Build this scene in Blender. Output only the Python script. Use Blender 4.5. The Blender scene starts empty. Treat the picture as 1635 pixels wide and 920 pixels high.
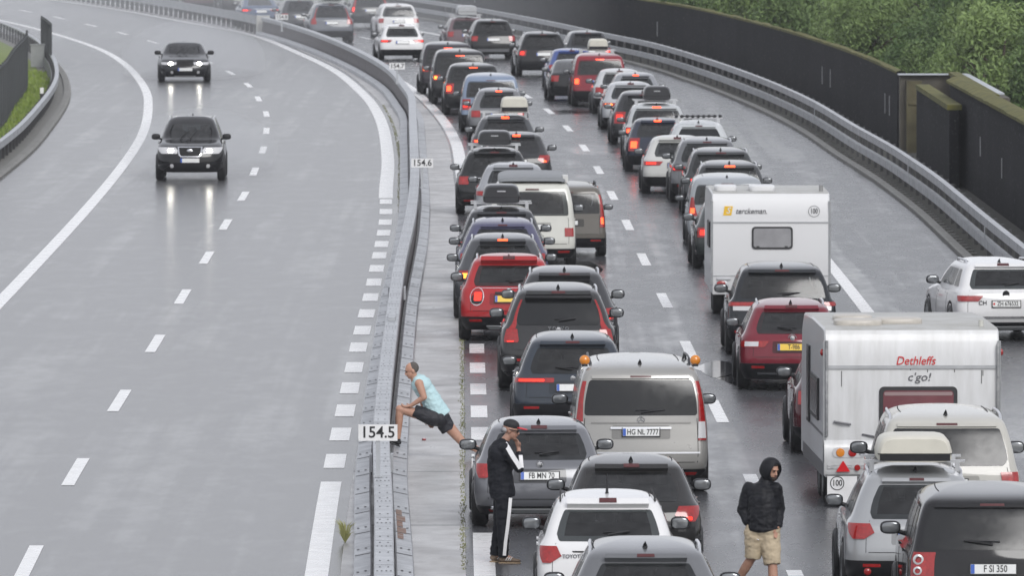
import bpy, math, random
from mathutils import Vector, Matrix
R = math.radians
random.seed(7)
sc = bpy.context.scene
COL = sc.collection

# ------------------------------------------------------------------ camera, sky, sun, exposure
CAM_H, F_PX, PW, PH = 9.6, 15432.0, 1635.0, 920.0
PITCH = math.atan(741.0 / F_PX)
cam_d = bpy.data.cameras.new('camera'); cam = bpy.data.objects.new('camera', cam_d); COL.objects.link(cam)
cam_d.sensor_width = 36; cam_d.lens = 36 * F_PX / PW
cam_d.dof.use_dof = True; cam_d.dof.focus_distance = 140; cam_d.dof.aperture_fstop = 9
cam_d.clip_start = 1; cam_d.clip_end = 6000
cam.location = (0, 0, CAM_H); cam.rotation_euler = (math.pi / 2 - PITCH, 0, 0)
sc.camera = cam

SUN_EL, SUN_ROT = R(33), R(160)
world = bpy.data.worlds.new('World'); sc.world = world; world.use_nodes = True
wt = world.node_tree; wt.nodes.clear()
sky = wt.nodes.new('ShaderNodeTexSky'); sky.sky_type = 'NISHITA'; sky.sun_disc = False
sky.sun_elevation = SUN_EL; sky.sun_rotation = SUN_ROT; sky.dust_density = 1.5; sky.air_density = 1
hs = wt.nodes.new('ShaderNodeHueSaturation'); hs.inputs['Saturation'].default_value = 0.30
bg = wt.nodes.new('ShaderNodeBackground'); bg.inputs['Strength'].default_value = 0.15
wo = wt.nodes.new('ShaderNodeOutputWorld')
wt.links.new(sky.outputs[0], hs.inputs['Color']); cl = wt.nodes.new('ShaderNodeMix'); cl.data_type = 'RGBA'; cl.inputs['Factor'].default_value = .72; cl.inputs['B'].default_value = (4.85, 4.92, 5.35, 1)   # even cloud deck
wt.links.new(hs.outputs[0], cl.inputs['A']); wt.links.new(cl.outputs['Result'], bg.inputs['Color']); wt.links.new(bg.outputs[0], wo.inputs['Surface'])

sun_d = bpy.data.lights.new('sun', 'SUN'); sun_d.energy = 1.4; sun_d.angle = R(26); sun_d.color = (1, .985, .97)
sun = bpy.data.objects.new('sun', sun_d); COL.objects.link(sun)
sun.rotation_euler = (math.pi / 2 - SUN_EL, 0, math.pi - SUN_ROT)
sc.view_settings.view_transform = 'Standard'; sc.view_settings.look = 'None'
sc.view_settings.exposure = 0.25; sc.view_settings.gamma = 1; sc.view_settings.use_curve_mapping = False
sc.cycles.max_bounces = 6; sc.cycles.diffuse_bounces = 2; sc.cycles.glossy_bounces = 3
sc.cycles.transmission_bounces = 2; sc.cycles.volume_bounces = 0; sc.cycles.transparent_max_bounces = 10
sc.cycles.sample_clamp_indirect = 6; sc.cycles.use_denoising = True

# ------------------------------------------------------------------ helpers
def at(px, py, z=0.0):
    """ground (or height z) point seen at photo pixel px,py"""
    vx = (px - PW / 2) / F_PX; vz = -(py - PH / 2) / F_PX
    d = Vector((vx, math.cos(PITCH) + vz * math.sin(PITCH), -math.sin(PITCH) + vz * math.cos(PITCH)))
    t = (z - CAM_H) / d.z
    return (d.x * t, d.y * t)

def pchip(pts):
    pts = sorted(pts); xs = [p[0] for p in pts]; ys = [p[1] for p in pts]; n = len(xs)
    h = [xs[i+1]-xs[i] for i in range(n-1)]; d = [(ys[i+1]-ys[i])/h[i] for i in range(n-1)]
    m = [d[0]] + [0]*(n-2) + [d[-1]]
    for i in range(1, n-1):
        if d[i-1]*d[i] > 0:
            w1 = 2*h[i]+h[i-1]; w2 = h[i]+2*h[i-1]
            m[i] = (w1+w2)/(w1/d[i-1]+w2/d[i])
    def f(x):
        if x <= xs[0]: return ys[0] + m[0]*(x-xs[0]) * 1.0
        if x >= xs[-1]: return ys[-1] + m[-1]*(x-xs[-1])
        lo, hi = 0, n-1
        while hi-lo > 1:
            k = (lo+hi)//2
            if xs[k] <= x: lo = k
            else: hi = k
        t = (x-xs[lo])/h[lo]; t2 = t*t; t3 = t2*t
        return (2*t3-3*t2+1)*ys[lo]+(t3-2*t2+t)*h[lo]*m[lo]+(-2*t3+3*t2)*ys[hi]+(t3-t2)*h[lo]*m[hi]
    return f

def clamped(pts):
    f = pchip(pts); a = min(p[0] for p in pts); b = max(p[0] for p in pts)
    return lambda x: f(min(max(x, a), b))

class MB:
    def __init__(s): s.v = []; s.f = []; s.m = []
    def add(s, vs, fs, mi=0):
        o = len(s.v); s.v += [tuple(v) for v in vs]; s.f += [tuple(i+o for i in f) for f in fs]; s.m += [mi]*len(fs)
    def box(s, x0, x1, y0, y1, z0, z1, mi=0, rot=None):
        vs = [(x, y, z) for z in (z0, z1) for y in (y0, y1) for x in (x0, x1)]
        if rot: vs = [rot @ Vector(v) for v in vs]
        s.add(vs, [(0,2,3,1),(4,5,7,6),(0,1,5,4),(1,3,7,5),(3,2,6,7),(2,0,4,6)], mi)
    def tube(s, pts, r, n=8, mi=0, cap=True, flat=1.0):
        pts = [Vector(p) for p in pts]; rr = r if isinstance(r, (list, tuple)) else [r]*len(pts)
        rings = []
        for i, p in enumerate(pts):
            t = (pts[min(i+1, len(pts)-1)] - pts[max(i-1, 0)]).normalized()
            up = Vector((0,0,1)) if abs(t.z) < .9 else Vector((0,1,0))
            a = t.cross(up).normalized(); b = a.cross(t).normalized()
            rings.append([p + a*math.cos(2*math.pi*k/n)*rr[i] + b*math.sin(2*math.pi*k/n)*rr[i]*flat for k in range(n)])
        vs = [v for rg in rings for v in rg]; fs = []
        for i in range(len(pts)-1):
            for k in range(n):
                fs.append((i*n+k, i*n+(k+1)%n, (i+1)*n+(k+1)%n, (i+1)*n+k))
        if cap: fs += [tuple(range(n))[::-1], tuple((len(pts)-1)*n+k for k in range(n))]
        s.add(vs, fs, mi)
    def lathe(s, prof, axis='x', c=(0,0,0), n=24, mi=0, cap=False):
        vs = []
        for a, r in prof:
            for k in range(n):
                ca, sa = math.cos(2*math.pi*k/n)*r, math.sin(2*math.pi*k/n)*r
                p = (a, ca, sa) if axis == 'x' else ((ca, a, sa) if axis == 'y' else (ca, sa, a))
                vs.append((p[0]+c[0], p[1]+c[1], p[2]+c[2]))
        fs = [(i*n+k, i*n+(k+1)%n, (i+1)*n+(k+1)%n, (i+1)*n+k) for i in range(len(prof)-1) for k in range(n)]
        if cap: fs += [tuple(range(n))[::-1], tuple((len(prof)-1)*n+k for k in range(n))]
        s.add(vs, fs, mi)
    def sell(s, c, r, e1=.5, e2=.5, nu=14, nv=22, mi=0, M=None):
        """superellipsoid"""
        def pw(v, e): return math.copysign(abs(v)**e, v)
        vs = []
        for i in range(nu+1):
            u = -math.pi/2 + math.pi*i/nu
            for k in range(nv):
                w = 2*math.pi*k/nv
                p = Vector((pw(math.cos(u), e1)*pw(math.cos(w), e2)*r[0], pw(math.cos(u), e1)*pw(math.sin(w), e2)*r[1], pw(math.sin(u), e1)*r[2]))
                if M: p = M @ p
                vs.append((p[0]+c[0], p[1]+c[1], p[2]+c[2]))
        s.add(vs, [(i*nv+k, i*nv+(k+1)%nv, (i+1)*nv+(k+1)%nv, (i+1)*nv+k) for i in range(nu) for k in range(nv)], mi)
    def build(s, name, mats, parent=None, smooth=True, angle=38, merge=False):
        me = bpy.data.meshes.new(name); me.from_pydata(s.v, [], s.f)
        if not isinstance(mats, (list, tuple)): mats = [mats]
        for m in mats: me.materials.append(m)
        if len(mats) > 1: me.polygons.foreach_set('material_index', s.m)
        if smooth:
            me.polygons.foreach_set('use_smooth', [True]*len(me.polygons)); me.set_sharp_from_angle(angle=R(angle))
        me.update()
        o = bpy.data.objects.new(name, me); COL.objects.link(o)
        if parent: o.parent = parent
        return o

def empty(name, loc=(0,0,0), rz=0):
    o = bpy.data.objects.new(name, None); COL.objects.link(o); o.location = loc; o.rotation_euler = (0,0,rz)
    o.empty_display_size = .3
    return o
def tag(o, label=None, cat=None, group=None, kind=None):
    if label: o['label'] = label
    if cat: o['category'] = cat
    if group: o['group'] = group
    if kind: o['kind'] = kind
    return o
def copy_tree(o, parent=None):
    c = o.copy(); COL.objects.link(c)
    if parent: c.parent = parent
    for ch in list(o.children): copy_tree(ch, c)
    return c

# ------------------------------------------------------------------ materials
def mat(name, col, rough=.5, metal=0.0, coat=0.0, noise=0.0, nscale=5.0, emit=None, estr=0, spec=.5, dirt=None, rvar=0.0, alpha=1, aniso=(1,1,1), bump=0):
    m = bpy.data.materials.new(name); m.use_nodes = True; nt = m.node_tree; b = nt.nodes['Principled BSDF']
    b.inputs['Base Color'].default_value = (*col, 1); b.inputs['Roughness'].default_value = rough
    b.inputs['Metallic'].default_value = metal; b.inputs['Coat Weight'].default_value = coat; b.inputs['Coat Roughness'].default_value = .06
    b.inputs['Specular IOR Level'].default_value = spec
    if emit: b.inputs['Emission Color'].default_value = (*emit, 1); b.inputs['Emission Strength'].default_value = estr
    if noise or rvar or bump:
        tc = nt.nodes.new('ShaderNodeTexCoord'); mp = nt.nodes.new('ShaderNodeMapping'); mp.inputs['Scale'].default_value = aniso
        n = nt.nodes.new('ShaderNodeTexNoise'); n.inputs['Scale'].default_value = nscale; n.inputs['Detail'].default_value = 6; n.inputs['Roughness'].default_value = .6
        nt.links.new(tc.outputs['Object'], mp.inputs[0]); nt.links.new(mp.outputs[0], n.inputs['Vector'])
        if noise:
            mx = nt.nodes.new('ShaderNodeMix'); mx.data_type = 'RGBA'
            d = dirt or tuple(c*.55 for c in col)
            mx.inputs['A'].default_value = (*col, 1); mx.inputs['B'].default_value = (*d, 1)
            mr = nt.nodes.new('ShaderNodeMapRange'); mr.inputs['From Min'].default_value = .38; mr.inputs['From Max'].default_value = .72; mr.inputs['To Max'].default_value = noise
            nt.links.new(n.outputs['Fac'], mr.inputs['Value']); nt.links.new(mr.outputs[0], mx.inputs['Factor'])
            nt.links.new(mx.outputs['Result'], b.inputs['Base Color'])
        if rvar:
            mr = nt.nodes.new('ShaderNodeMapRange'); mr.inputs['From Min'].default_value = .3; mr.inputs['From Max'].default_value = .7
            mr.inputs['To Min'].default_value = max(.02, rough-rvar); mr.inputs['To Max'].default_value = rough+rvar
            nt.links.new(n.outputs['Fac'], mr.inputs['Value']); nt.links.new(mr.outputs[0], b.inputs['Roughness'])
        if bump:
            bp = nt.nodes.new('ShaderNodeBump'); bp.inputs['Strength'].default_value = bump; bp.inputs['Distance'].default_value = .02
            nt.links.new(n.outputs['Fac'], bp.inputs['Height']); nt.links.new(bp.outputs[0], b.inputs['Normal'])
    return m

_paints = {}
def paint(col, metal=.0):
    if max(col) < .12: col = tuple(c*.6 for c in col)
    k = (tuple(round(c, 3) for c in col), metal)
    if k not in _paints:
        pm_ = mat('car_paint', col, rough=.34, metal=metal, coat=.9, noise=.35, nscale=2.2, dirt=tuple(c*.78+.006 for c in col), rvar=.08, spec=.0)
        nt = pm_.node_tree; L = nt.links.new; geo = nt.nodes.new('ShaderNodeNewGeometry'); df = nt.nodes.new('ShaderNodeBsdfDiffuse'); df.inputs[0].default_value = (.03,.03,.032,1)
        ms = nt.nodes.new('ShaderNodeMixShader'); L(geo.outputs['Backfacing'], ms.inputs[0]); L(nt.nodes['Principled BSDF'].outputs[0], ms.inputs[1]); L(df.outputs[0], ms.inputs[2]); L(ms.outputs[0], nt.nodes['Material Output'].inputs['Surface'])
        _paints[k] = pm_
    return _paints[k]
def glass_mat():
    m = mat('tinted_glass', (.018, .021, .024), rough=.16, spec=.5, rvar=.05, nscale=9)
    return m
GLASS = glass_mat()

from mathutils import noise as mnoise
def clear_glass(name, tint, veil):
    m = bpy.data.materials.new(name); m.use_nodes = True; nt = m.node_tree; nt.nodes.clear(); L = nt.links.new
    tr = nt.nodes.new('ShaderNodeBsdfTransparent'); tr.inputs[0].default_value = (*tint, 1)
    gl = nt.nodes.new('ShaderNodeBsdfGlossy'); gl.inputs['Roughness'].default_value = .12; gl.inputs['Color'].default_value = (.9,.9,.9,1)
    df = nt.nodes.new('ShaderNodeBsdfDiffuse'); df.inputs[0].default_value = (.30,.31,.32,1)
    fr = nt.nodes.new('ShaderNodeFresnel'); fr.inputs[0].default_value = 1.5
    geo = nt.nodes.new('ShaderNodeNewGeometry')
    tc = nt.nodes.new('ShaderNodeTexCoord'); n = nt.nodes.new('ShaderNodeTexNoise'); n.inputs['Scale'].default_value = 7; n.inputs['Detail'].default_value = 8; L(tc.outputs['Object'], n.inputs['Vector'])
    mr = nt.nodes.new('ShaderNodeMapRange'); mr.inputs['From Min'].default_value = .35; mr.inputs['From Max'].default_value = .75; mr.inputs['To Min'].default_value = veil*.5; mr.inputs['To Max'].default_value = veil*1.8; L(n.outputs['Fac'], mr.inputs['Value'])
    a = nt.nodes.new('ShaderNodeMixShader'); L(mr.outputs[0], a.inputs[0]); L(tr.outputs[0], a.inputs[1]); L(df.outputs[0], a.inputs[2])
    b = nt.nodes.new('ShaderNodeMixShader'); L(fr.outputs[0], b.inputs[0]); L(a.outputs[0], b.inputs[1]); L(gl.outputs[0], b.inputs[2])
    o = nt.nodes.new('ShaderNodeOutputMaterial'); L(b.outputs[0], o.inputs['Surface']); return m
CLEAR = clear_glass('rear_glass', (.24,.26,.265), .045)
CLEARF = clear_glass('front_glass', (.20,.22,.225), .05)
PRIV = mat('privacy_glass', (.008, .009, .010), rough=.17, spec=.45, rvar=.05, nscale=9)
WSHIELD = mat('windshield_glass', (.13, .14, .145), rough=.08, spec=.9)
PLASTIC = mat('black_plastic', (.012, .012, .014), spec=.3, rough=.45, rvar=.1)
SEATM = mat('seat_fabric', (.018,.018,.02), rough=.9)
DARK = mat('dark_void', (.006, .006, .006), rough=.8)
RUBBER = mat('wet_rubber', (.014, .014, .015), rough=.5, rvar=.15)
RIM = mat('alloy_rim', (.32, .33, .34), rough=.35, metal=.7, noise=.5, nscale=12)
CHROME = mat('chrome', (.7, .71, .73), rough=.18, metal=1)
ALU = mat('brushed_aluminium', (.62, .63, .65), rough=.3, metal=.8)
TAIL_IN = mat('tail_lens_inner', (.42, .015, .015), rough=.2, coat=.6, noise=.8, nscale=40, dirt=(.10,.004,.004))
TAIL_DK = mat('dark_red_lens', (.07, .006, .007), rough=.2, coat=.5)
TAIL = mat('tail_lens', (.34, .010, .010), rough=.15, coat=.6, noise=.5, nscale=25, dirt=(.09,.004,.004))
TAIL_ON = mat('tail_lamp_lit', (.5, .02, .01), rough=.2, emit=(1, .022, .010), estr=2.0)
BRAKE_ON = mat('brake_lamp_lit', (.8, .05, .01), rough=.2, emit=(1, .075, .02), estr=3.2)
AMBER_ON = mat('indicator_lit', (.8, .3, .02), rough=.2, emit=(1, .20, .03), estr=3.2)
LENS = mat('clear_lens', (.55, .55, .56), rough=.12, coat=.5)
AMBER = mat('amber_lens', (.65, .22, .02), rough=.18, coat=.5)
HEAD_ON = mat('headlamp_lit', (1, 1, .95), rough=.2, emit=(1, .96, .84), estr=40)
PLATE = mat('plate_white', (.72, .73, .72), rough=.35, noise=.2, nscale=20)
PLATE_Y = mat('plate_yellow', (.78, .52, .05), rough=.35)
PLATE_B = mat('plate_blue', (.02, .09, .42), rough=.35)
PLATE_R = mat('plate_red', (.55, .02, .02), rough=.35)
INK = mat('black_ink', (.012, .012, .014), rough=.5)
MIRG = mat('mirror_glass', (.22, .23, .24), rough=.12, metal=.6)
HAZE_D = 0.00016

# ------------------------------------------------------------------ road geometry: X as a function of distance Y
f_lk = pchip([(90,-12.6),(140,-13.0),(200,-13.4),(261,-13.8),(280,-13.97),(308,-14.55),(334,-15.3),(360,-16.5),(400,-19.2),(445,-23.6),(500,-30.5),(560,-40)])   # left kerb
f_l1 = pchip([(90,-9.9),(140,-10.05),(195,-10.3),(245,-10.65),(290,-11.25),(336,-12.65),(370,-14.4),(405,-16.9),(445,-21.2),(480,-26),(520,-32.5),(560,-40)])
f_l2 = pchip([(90,-5.9),(122,-6.25),(142.6,-6.47),(160.7,-6.54),(179.4,-6.6),(197.4,-6.7),(215,-6.77),(233,-6.88),(250.6,-6.94),(268.3,-7.14),(286,-7.36),(301.5,-7.67),(319,-8.1),(335,-8.75),(350,-9.4),(366,-10.35),(400,-13.1),(440,-17.4),(480,-22.5),(530,-30)])
f_l3 = pchip([(90,-2.2),(123.3,-2.5),(141,-2.64),(164.5,-2.76),(180,-2.83),(196,-2.87),(214,-2.95),(232,-3.05),(254.8,-3.32),(271,-3.48),(287,-3.72),(307,-4.1),(331,-4.78),(349,-5.52),(374,-6.75),(407,-9.05),(442,-11.95),(469,-15.7),(505,-21),(540,-27)])
f_bar = pchip([(90,-1.2),(124,-1.65),(142,-1.92),(170,-2.12),(195,-2.25),(215,-2.28),(235,-2.38),(264,-2.68),(290,-2.98),(312,-3.25),(326,-3.65),(344,-4.25),(359,-4.98),(383,-6.45),(414,-8.8),(441,-11.4),(469,-15.0),(505,-20.3),(540,-26)])
f_r1 = pchip([(90,-.12),(128.7,-.38),(157.8,-.54),(170.5,-.61),(200,-.78),(230,-1.03),(275,-1.48),(287,-1.62),(302,-1.92),(316.6,-2.33),(335,-2.98),(350,-3.6),(383,-5.5),(414,-7.9),(441,-10.5),(470,-13.9),(505,-19),(540,-25)])
f_c = pchip([(90,3.8),(141.6,3.51),(158,3.36),(177.6,3.22),(195,3.07),(214,2.9),(233,2.76),(251.5,2.58),(270,2.38),(288,2.12),(306,1.74),(323,1.25),(338,.68),(360,-.45),(385,-2.2),(410,-4.2),(432,-6.35),(460,-9.4),(500,-14.8),(540,-21)])
f_r3 = pchip([(90,7.15),(190,7.0),(210,6.94),(250,6.6),(290,6.15),(323,5.3),(350,4.05),(385,1.85),(410,-.2),(435.7,-2.75),(446,-3.95),(470,-6.9),(505,-11.8),(540,-17.5)])
f_rk = pchip([(90,10.0),(180,10.0),(218,9.93),(232,9.93),(256,9.74),(279,9.3),(300,8.95),(319,8.4),(345,7.3),(360,6.5),(382,5.1),(400,3.4),(430,.6),(471.8,-4.1),(505,-9),(540,-15)])
def slope(f, y): return (f(y+2)-f(y-2))/4

def frange(a, b, s):
    n = max(1, int(round((b-a)/s))); return [a+(b-a)*i/n for i in range(n+1)]
YS = frange(92, 538, 3)

def strip(name, fl, fr, ys, z, m, nx=1, kind='structure', parent=None):
    b = MB(); vs = []; fs = []
    for y in ys:
        l, r = fl(y), fr(y)
        for i in range(nx+1): vs.append((l+(r-l)*i/nx, y, z))
    n = nx+1
    for j in range(len(ys)-1):
        for i in range(nx): fs.append((j*n+i, j*n+i+1, (j+1)*n+i+1, (j+1)*n+i))
    b.add(vs, fs); o = b.build(name, m, parent, smooth=False)
    if kind: tag(o, kind=kind)
    return o

def off(f, d):
    return lambda y: f(y) + d*math.sqrt(1+slope(f, y)**2)

def wet_asphalt(name, c0, c1, r0, r1, SPEC=.3, PUD=1.0):
    m = bpy.data.materials.new(name); m.use_nodes = True; nt = m.node_tree; L = nt.links.new
    b = nt.nodes['Principled BSDF']; tc = nt.nodes.new('ShaderNodeTexCoord')
    def noise(scale, sx, sy, det=5, rough=.55):
        mp = nt.nodes.new('ShaderNodeMapping'); mp.inputs['Scale'].default_value = (sx, sy, 1)
        n = nt.nodes.new('ShaderNodeTexNoise'); n.inputs['Scale'].default_value = scale; n.inputs['Detail'].default_value = det; n.inputs['Roughness'].default_value = rough
        L(tc.outputs['Object'], mp.inputs[0]); L(mp.outputs[0], n.inputs['Vector']); return n.outputs['Fac']
    def ramp(v, a, c, lo=0, hi=1):
        r = nt.nodes.new('ShaderNodeMapRange'); r.inputs['From Min'].default_value = a; r.inputs['From Max'].default_value = c
        r.inputs['To Min'].default_value = lo; r.inputs['To Max'].default_value = hi; r.interpolation_type = 'SMOOTHSTEP'
        L(v, r.inputs['Value']); return r.outputs[0]
    def mul(a, c, op='MULTIPLY'):
        n = nt.nodes.new('ShaderNodeMath'); n.operation = op; n.use_clamp = op != 'MULTIPLY'
        for i, v in enumerate((a, c)):
            if isinstance(v, (int, float)): n.inputs[i].default_value = v
            else: L(v, n.inputs[i])
        return n.outputs[0]
    big = noise(.22, 1, .22, 5)          # patches of standing water
    streak = noise(1.3, 1, .012, 3)      # wheel tracks
    fine = noise(26, 1, .5, 3, .7)
    mid = noise(1.6, 1, .25, 6, .65)
    f1 = mul(ramp(streak, .35, .65), ramp(big, .3, .7), 'ADD')
    f2 = mul(mul(f1, .62), mul(ramp(mid, .3, .7), .5), 'ADD')
    mx = nt.nodes.new('ShaderNodeMix'); mx.data_type = 'RGBA'; mx.inputs['A'].default_value = (*c0, 1); mx.inputs['B'].default_value = (*c1, 1)
    L(f2, mx.inputs['Factor'])
    mg = nt.nodes.new('ShaderNodeMix'); mg.data_type = 'RGBA'; mg.blend_type = 'MULTIPLY'; mg.inputs['Factor'].default_value = .6
    gr = ramp(fine, .25, .75, .35, 1.65); cc = nt.nodes.new('ShaderNodeCombineColor')
    for i in range(3): L(gr, cc.inputs[i])
    L(mx.outputs['Result'], mg.inputs['A']); L(cc.outputs[0], mg.inputs['B']); L(mg.outputs['Result'], b.inputs['Base Color'])
    b.inputs['Specular IOR Level'].default_value = SPEC
    rr = ramp(f2, 0, 1, r0, r1); L(rr, b.inputs['Roughness'])
    pud = ramp(big, .58, .74, 0, PUD)            # puddles
    m3 = nt.nodes.new('ShaderNodeMix'); m3.data_type = 'FLOAT'; L(pud, m3.inputs['Factor']); L(rr, m3.inputs['A']); m3.inputs['B'].default_value = .06
    L(m3.outputs['Result'], b.inputs['Roughness'])
    bp = nt.nodes.new('ShaderNodeBump'); bp.inputs['Distance'].default_value = .004
    L(mul(ramp(big, .56, .66, .3, 0 if PUD else .3), 1.0), bp.inputs['Strength']); L(mul(fine, mid, 'ADD'), bp.inputs['Height']); L(bp.outputs[0], b.inputs['Normal'])
    return m

ASPH_L = wet_asphalt('wet_asphalt', (.076, .076, .079), (.108, .108, .111), .165, .225, .075, .0)
ASPH_R = wet_asphalt('wet_asphalt_dark', (.060, .061, .066), (.076, .078, .084), .13, .28, .08, 1.0)
PAINT = mat('road_paint', (.82, .82, .81), rough=.3, noise=.35, nscale=3, dirt=(.5,.5,.49), rvar=.1)

def concrete(name, c0, c1, joints=True):
    m = bpy.data.materials.new(name); m.use_nodes = True; nt = m.node_tree; L = nt.links.new
    b = nt.nodes['Principled BSDF']; tc = nt.nodes.new('ShaderNodeTexCoord')
    def noise(sx, sy, det=6, rough=.6):
        mp = nt.nodes.new('ShaderNodeMapping'); mp.inputs['Scale'].default_value = (sx, sy, 1)
        n = nt.nodes.new('ShaderNodeTexNoise'); n.inputs['Scale'].default_value = 1; n.inputs['Detail'].default_value = det; n.inputs['Roughness'].default_value = rough
        L(tc.outputs['Object'], mp.inputs[0]); L(mp.outputs[0], n.inputs['Vector']); return n.outputs['Fac']
    def ramp(v, a, c, lo=0, hi=1):
        r = nt.nodes.new('ShaderNodeMapRange'); r.inputs['From Min'].default_value = a; r.inputs['From Max'].default_value = c
        r.inputs['To Min'].default_value = lo; r.inputs['To Max'].default_value = hi; L(v, r.inputs['Value']); return r.outputs[0]
    a = noise(1.3, .8); s = noise(2.0, .9, 8, .75); sp = noise(14, 6, 2)
    cur = None
    def mix(A, B, fac):
        mx = nt.nodes.new('ShaderNodeMix'); mx.data_type = 'RGBA'
        for key, v in (('A', A), ('B', B)):
            if isinstance(v, tuple): mx.inputs[key].default_value = (*v, 1)
            else: L(v, mx.inputs[key])
        L(fac, mx.inputs['Factor']); return mx.outputs['Result']
    c = mix(c0, c1, ramp(a, .3, .7))
    c = mix(c, tuple(x*.45 for x in c1), ramp(s, .56, .72, 0, .7))
    c = mix(c, tuple(x*.3 for x in c1), ramp(sp, .68, .74, 0, .7))
    if joints:
        sx = nt.nodes.new('ShaderNodeSeparateXYZ'); L(tc.outputs['Object'], sx.inputs[0])
        md = nt.nodes.new('ShaderNodeMath'); md.operation = 'PINGPONG'; md.inputs[1].default_value = 5.5; L(sx.outputs['Y'], md.inputs[0])
        c = mix(c, (.03, .03, .03), ramp(md.outputs[0], .12, .05, 0, .8))
    L(c, b.inputs['Base Color']); L(ramp(a, .3, .7, .25, .5), b.inputs['Roughness'])
    return m
CONC = concrete('wet_concrete', (.42, .412, .405), (.34, .333, .327))
KERBM = mat('kerb_concrete', (.20, .195, .18), rough=.6, noise=.8, nscale=3, dirt=(.07,.07,.055))
STEEL = mat('galvanised_steel', (.42, .435, .455), rough=.42, metal=.25, noise=.5, nscale=2.5, dirt=(.26,.27,.28), rvar=.1)
STEEL_D = mat('dark_steel', (.05, .05, .052), rough=.6, noise=.4)
BOLT = mat('bolt_steel', (.05, .05, .055), rough=.5)
RUST = mat('rusty_steel', (.22, .11, .07), rough=.7, noise=.8, nscale=6, dirt=(.3,.28,.26))

# ground sheet out to the horizon
gm = mat('meadow_soil', (.055, .075, .025), rough=.9, noise=.9, nscale=.15, dirt=(.03,.045,.015))
b = MB(); b.add([(-1500,20,-.06),(1500,20,-.06),(1500,3000,-.06),(-1500,3000,-.06)], [(0,1,2,3)])
tag(b.build('ground', gm, smooth=False), kind='structure')
# the carriageways, each its own sheet
strip('road', lambda y: f_lk(y), lambda y: f_l3(y)+.30, YS, 0.0, ASPH_L, 6)
tag(bpy.data.objects['road'], kind='structure')
strip('carriageway', lambda y: f_r1(y)-.24, lambda y: f_rk(y), YS, 0.0, ASPH_R, 6)
strip('median_strip', lambda y: f_l3(y)+.302, lambda y: f_r1(y)-.242, YS, 0.006, CONC, 4)

# standing water; the last sheet is added to hold the cars' dark reflections
WATER = mat('standing_water', (.035,.036,.04), rough=.07, spec=.5, rvar=.03, nscale=2)
rp = random.Random(2)
for px, py, rx, ry in ((1146,590,.36,2.4),(1178,606,.3,1.6),(925,436,.42,6)):
    cx, cy = at(px, py); n = 26; ph = rp.uniform(0, 6)
    b = MB(); b.add([(cx+math.cos(2*math.pi*k/n)*rx*(1+.22*math.sin(3*2*math.pi*k/n+ph)+.1*math.sin(7*2*math.pi*k/n)), cy+math.sin(2*math.pi*k/n)*ry*(1+.18*math.sin(2*2*math.pi*k/n+ph)), .0035) for k in range(n)], [tuple(range(n))])
    tag(b.build('water', WATER, smooth=False), kind='structure')
# painted lines
def solid_line(name, f, w, y0, y1, ys=2.5):
    return strip(name, off(f, -w/2), off(f, w/2), frange(y0, y1, ys), .0045, PAINT)
def dashes(name, f, w, starts, ln):
    b = MB()
    for s in starts:
        yy = frange(s, s+ln, ln/3)
        vs = []
        for y in yy: vs += [(off(f,-w/2)(y), y, .0045), (off(f,w/2)(y), y, .0045)]
        b.add(vs, [(2*i,2*i+1,2*i+3,2*i+2) for i in range(len(yy)-1)])
    return tag(b.build(name, PAINT, smooth=False), kind='structure')
solid_line('road_marking', f_l1, .30, 92, 538)
solid_line('road_marking', f_l3, .30, 92, 140.8)
solid_line('road_marking', f_l3, .36, 248, 538)
solid_line('road_marking', f_r1, .28, 92, 130.6)
solid_line('road_marking', f_r1, .34, 262, 538)
solid_line('road_marking', f_r3, .26, 92, 538)
d0 = at(190, 640)[1]
dashes('lane_dashes', f_l2, .19, [d0-3+18*k*.985 for k in range(-3, 21)], 6)
d0 = at(1142, 657)[1]
dashes('lane_dashes', f_c, .20, [d0-3+18.4*k for k in range(-3, 20)], 6)
sq = [at(600, py)[1] for py in (737,694,656,620,587,555,528,501,475,451,429,408,390,372,355,338,322)]
dashes('block_marking', f_l3, .31, [y-1.6 for y in sq], 3.2)
sq = [at(760, py)[1] for py in (737,693,658,622,588,557,529,501,475,451,429,408)]
dashes('block_marking', f_r1, .27, [y-1.6 for y in sq], 3.2)

# ------------------------------------------------------------------ sweep a cross-section along a curve
def sweep(b, f, prof, ys, mi=0, closed=True, capends=True):
    n = len(prof); vs = []
    for y in ys:
        sl = slope(f, y); nrm = Vector((1, -sl, 0)).normalized()
        for u, z in prof: vs.append((f(y)+nrm.x*u, y+nrm.y*u, z))
    fs = []
    for j in range(len(ys)-1):
        for i in range(n if closed else n-1):
            fs.append((j*n+i, j*n+(i+1)%n, (j+1)*n+(i+1)%n, (j+1)*n+i))
    if capends and closed: fs += [tuple(range(n)), tuple(reversed([(len(ys)-1)*n+i for i in range(n)]))]
    b.add(vs, fs, mi)
def frame(f, y):
    sl = slope(f, y); t = Vector((sl, 1, 0)).normalized(); nr = Vector((t.y, -t.x, 0)); return Vector((f(y), y, 0)), t, nr
def pbox(b, f, y, u0, u1, l0, l1, z0, z1, mi=0):
    c, t, nr = frame(f, y)
    vs = [c+nr*u+t*l+Vector((0,0,z)) for z in (z0,z1) for l in (l0,l1) for u in (u0,u1)]
    b.add(vs, [(0,2,3,1),(4,5,7,6),(0,1,5,4),(1,3,7,5),(3,2,6,7),(2,0,4,6)], mi)

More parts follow.
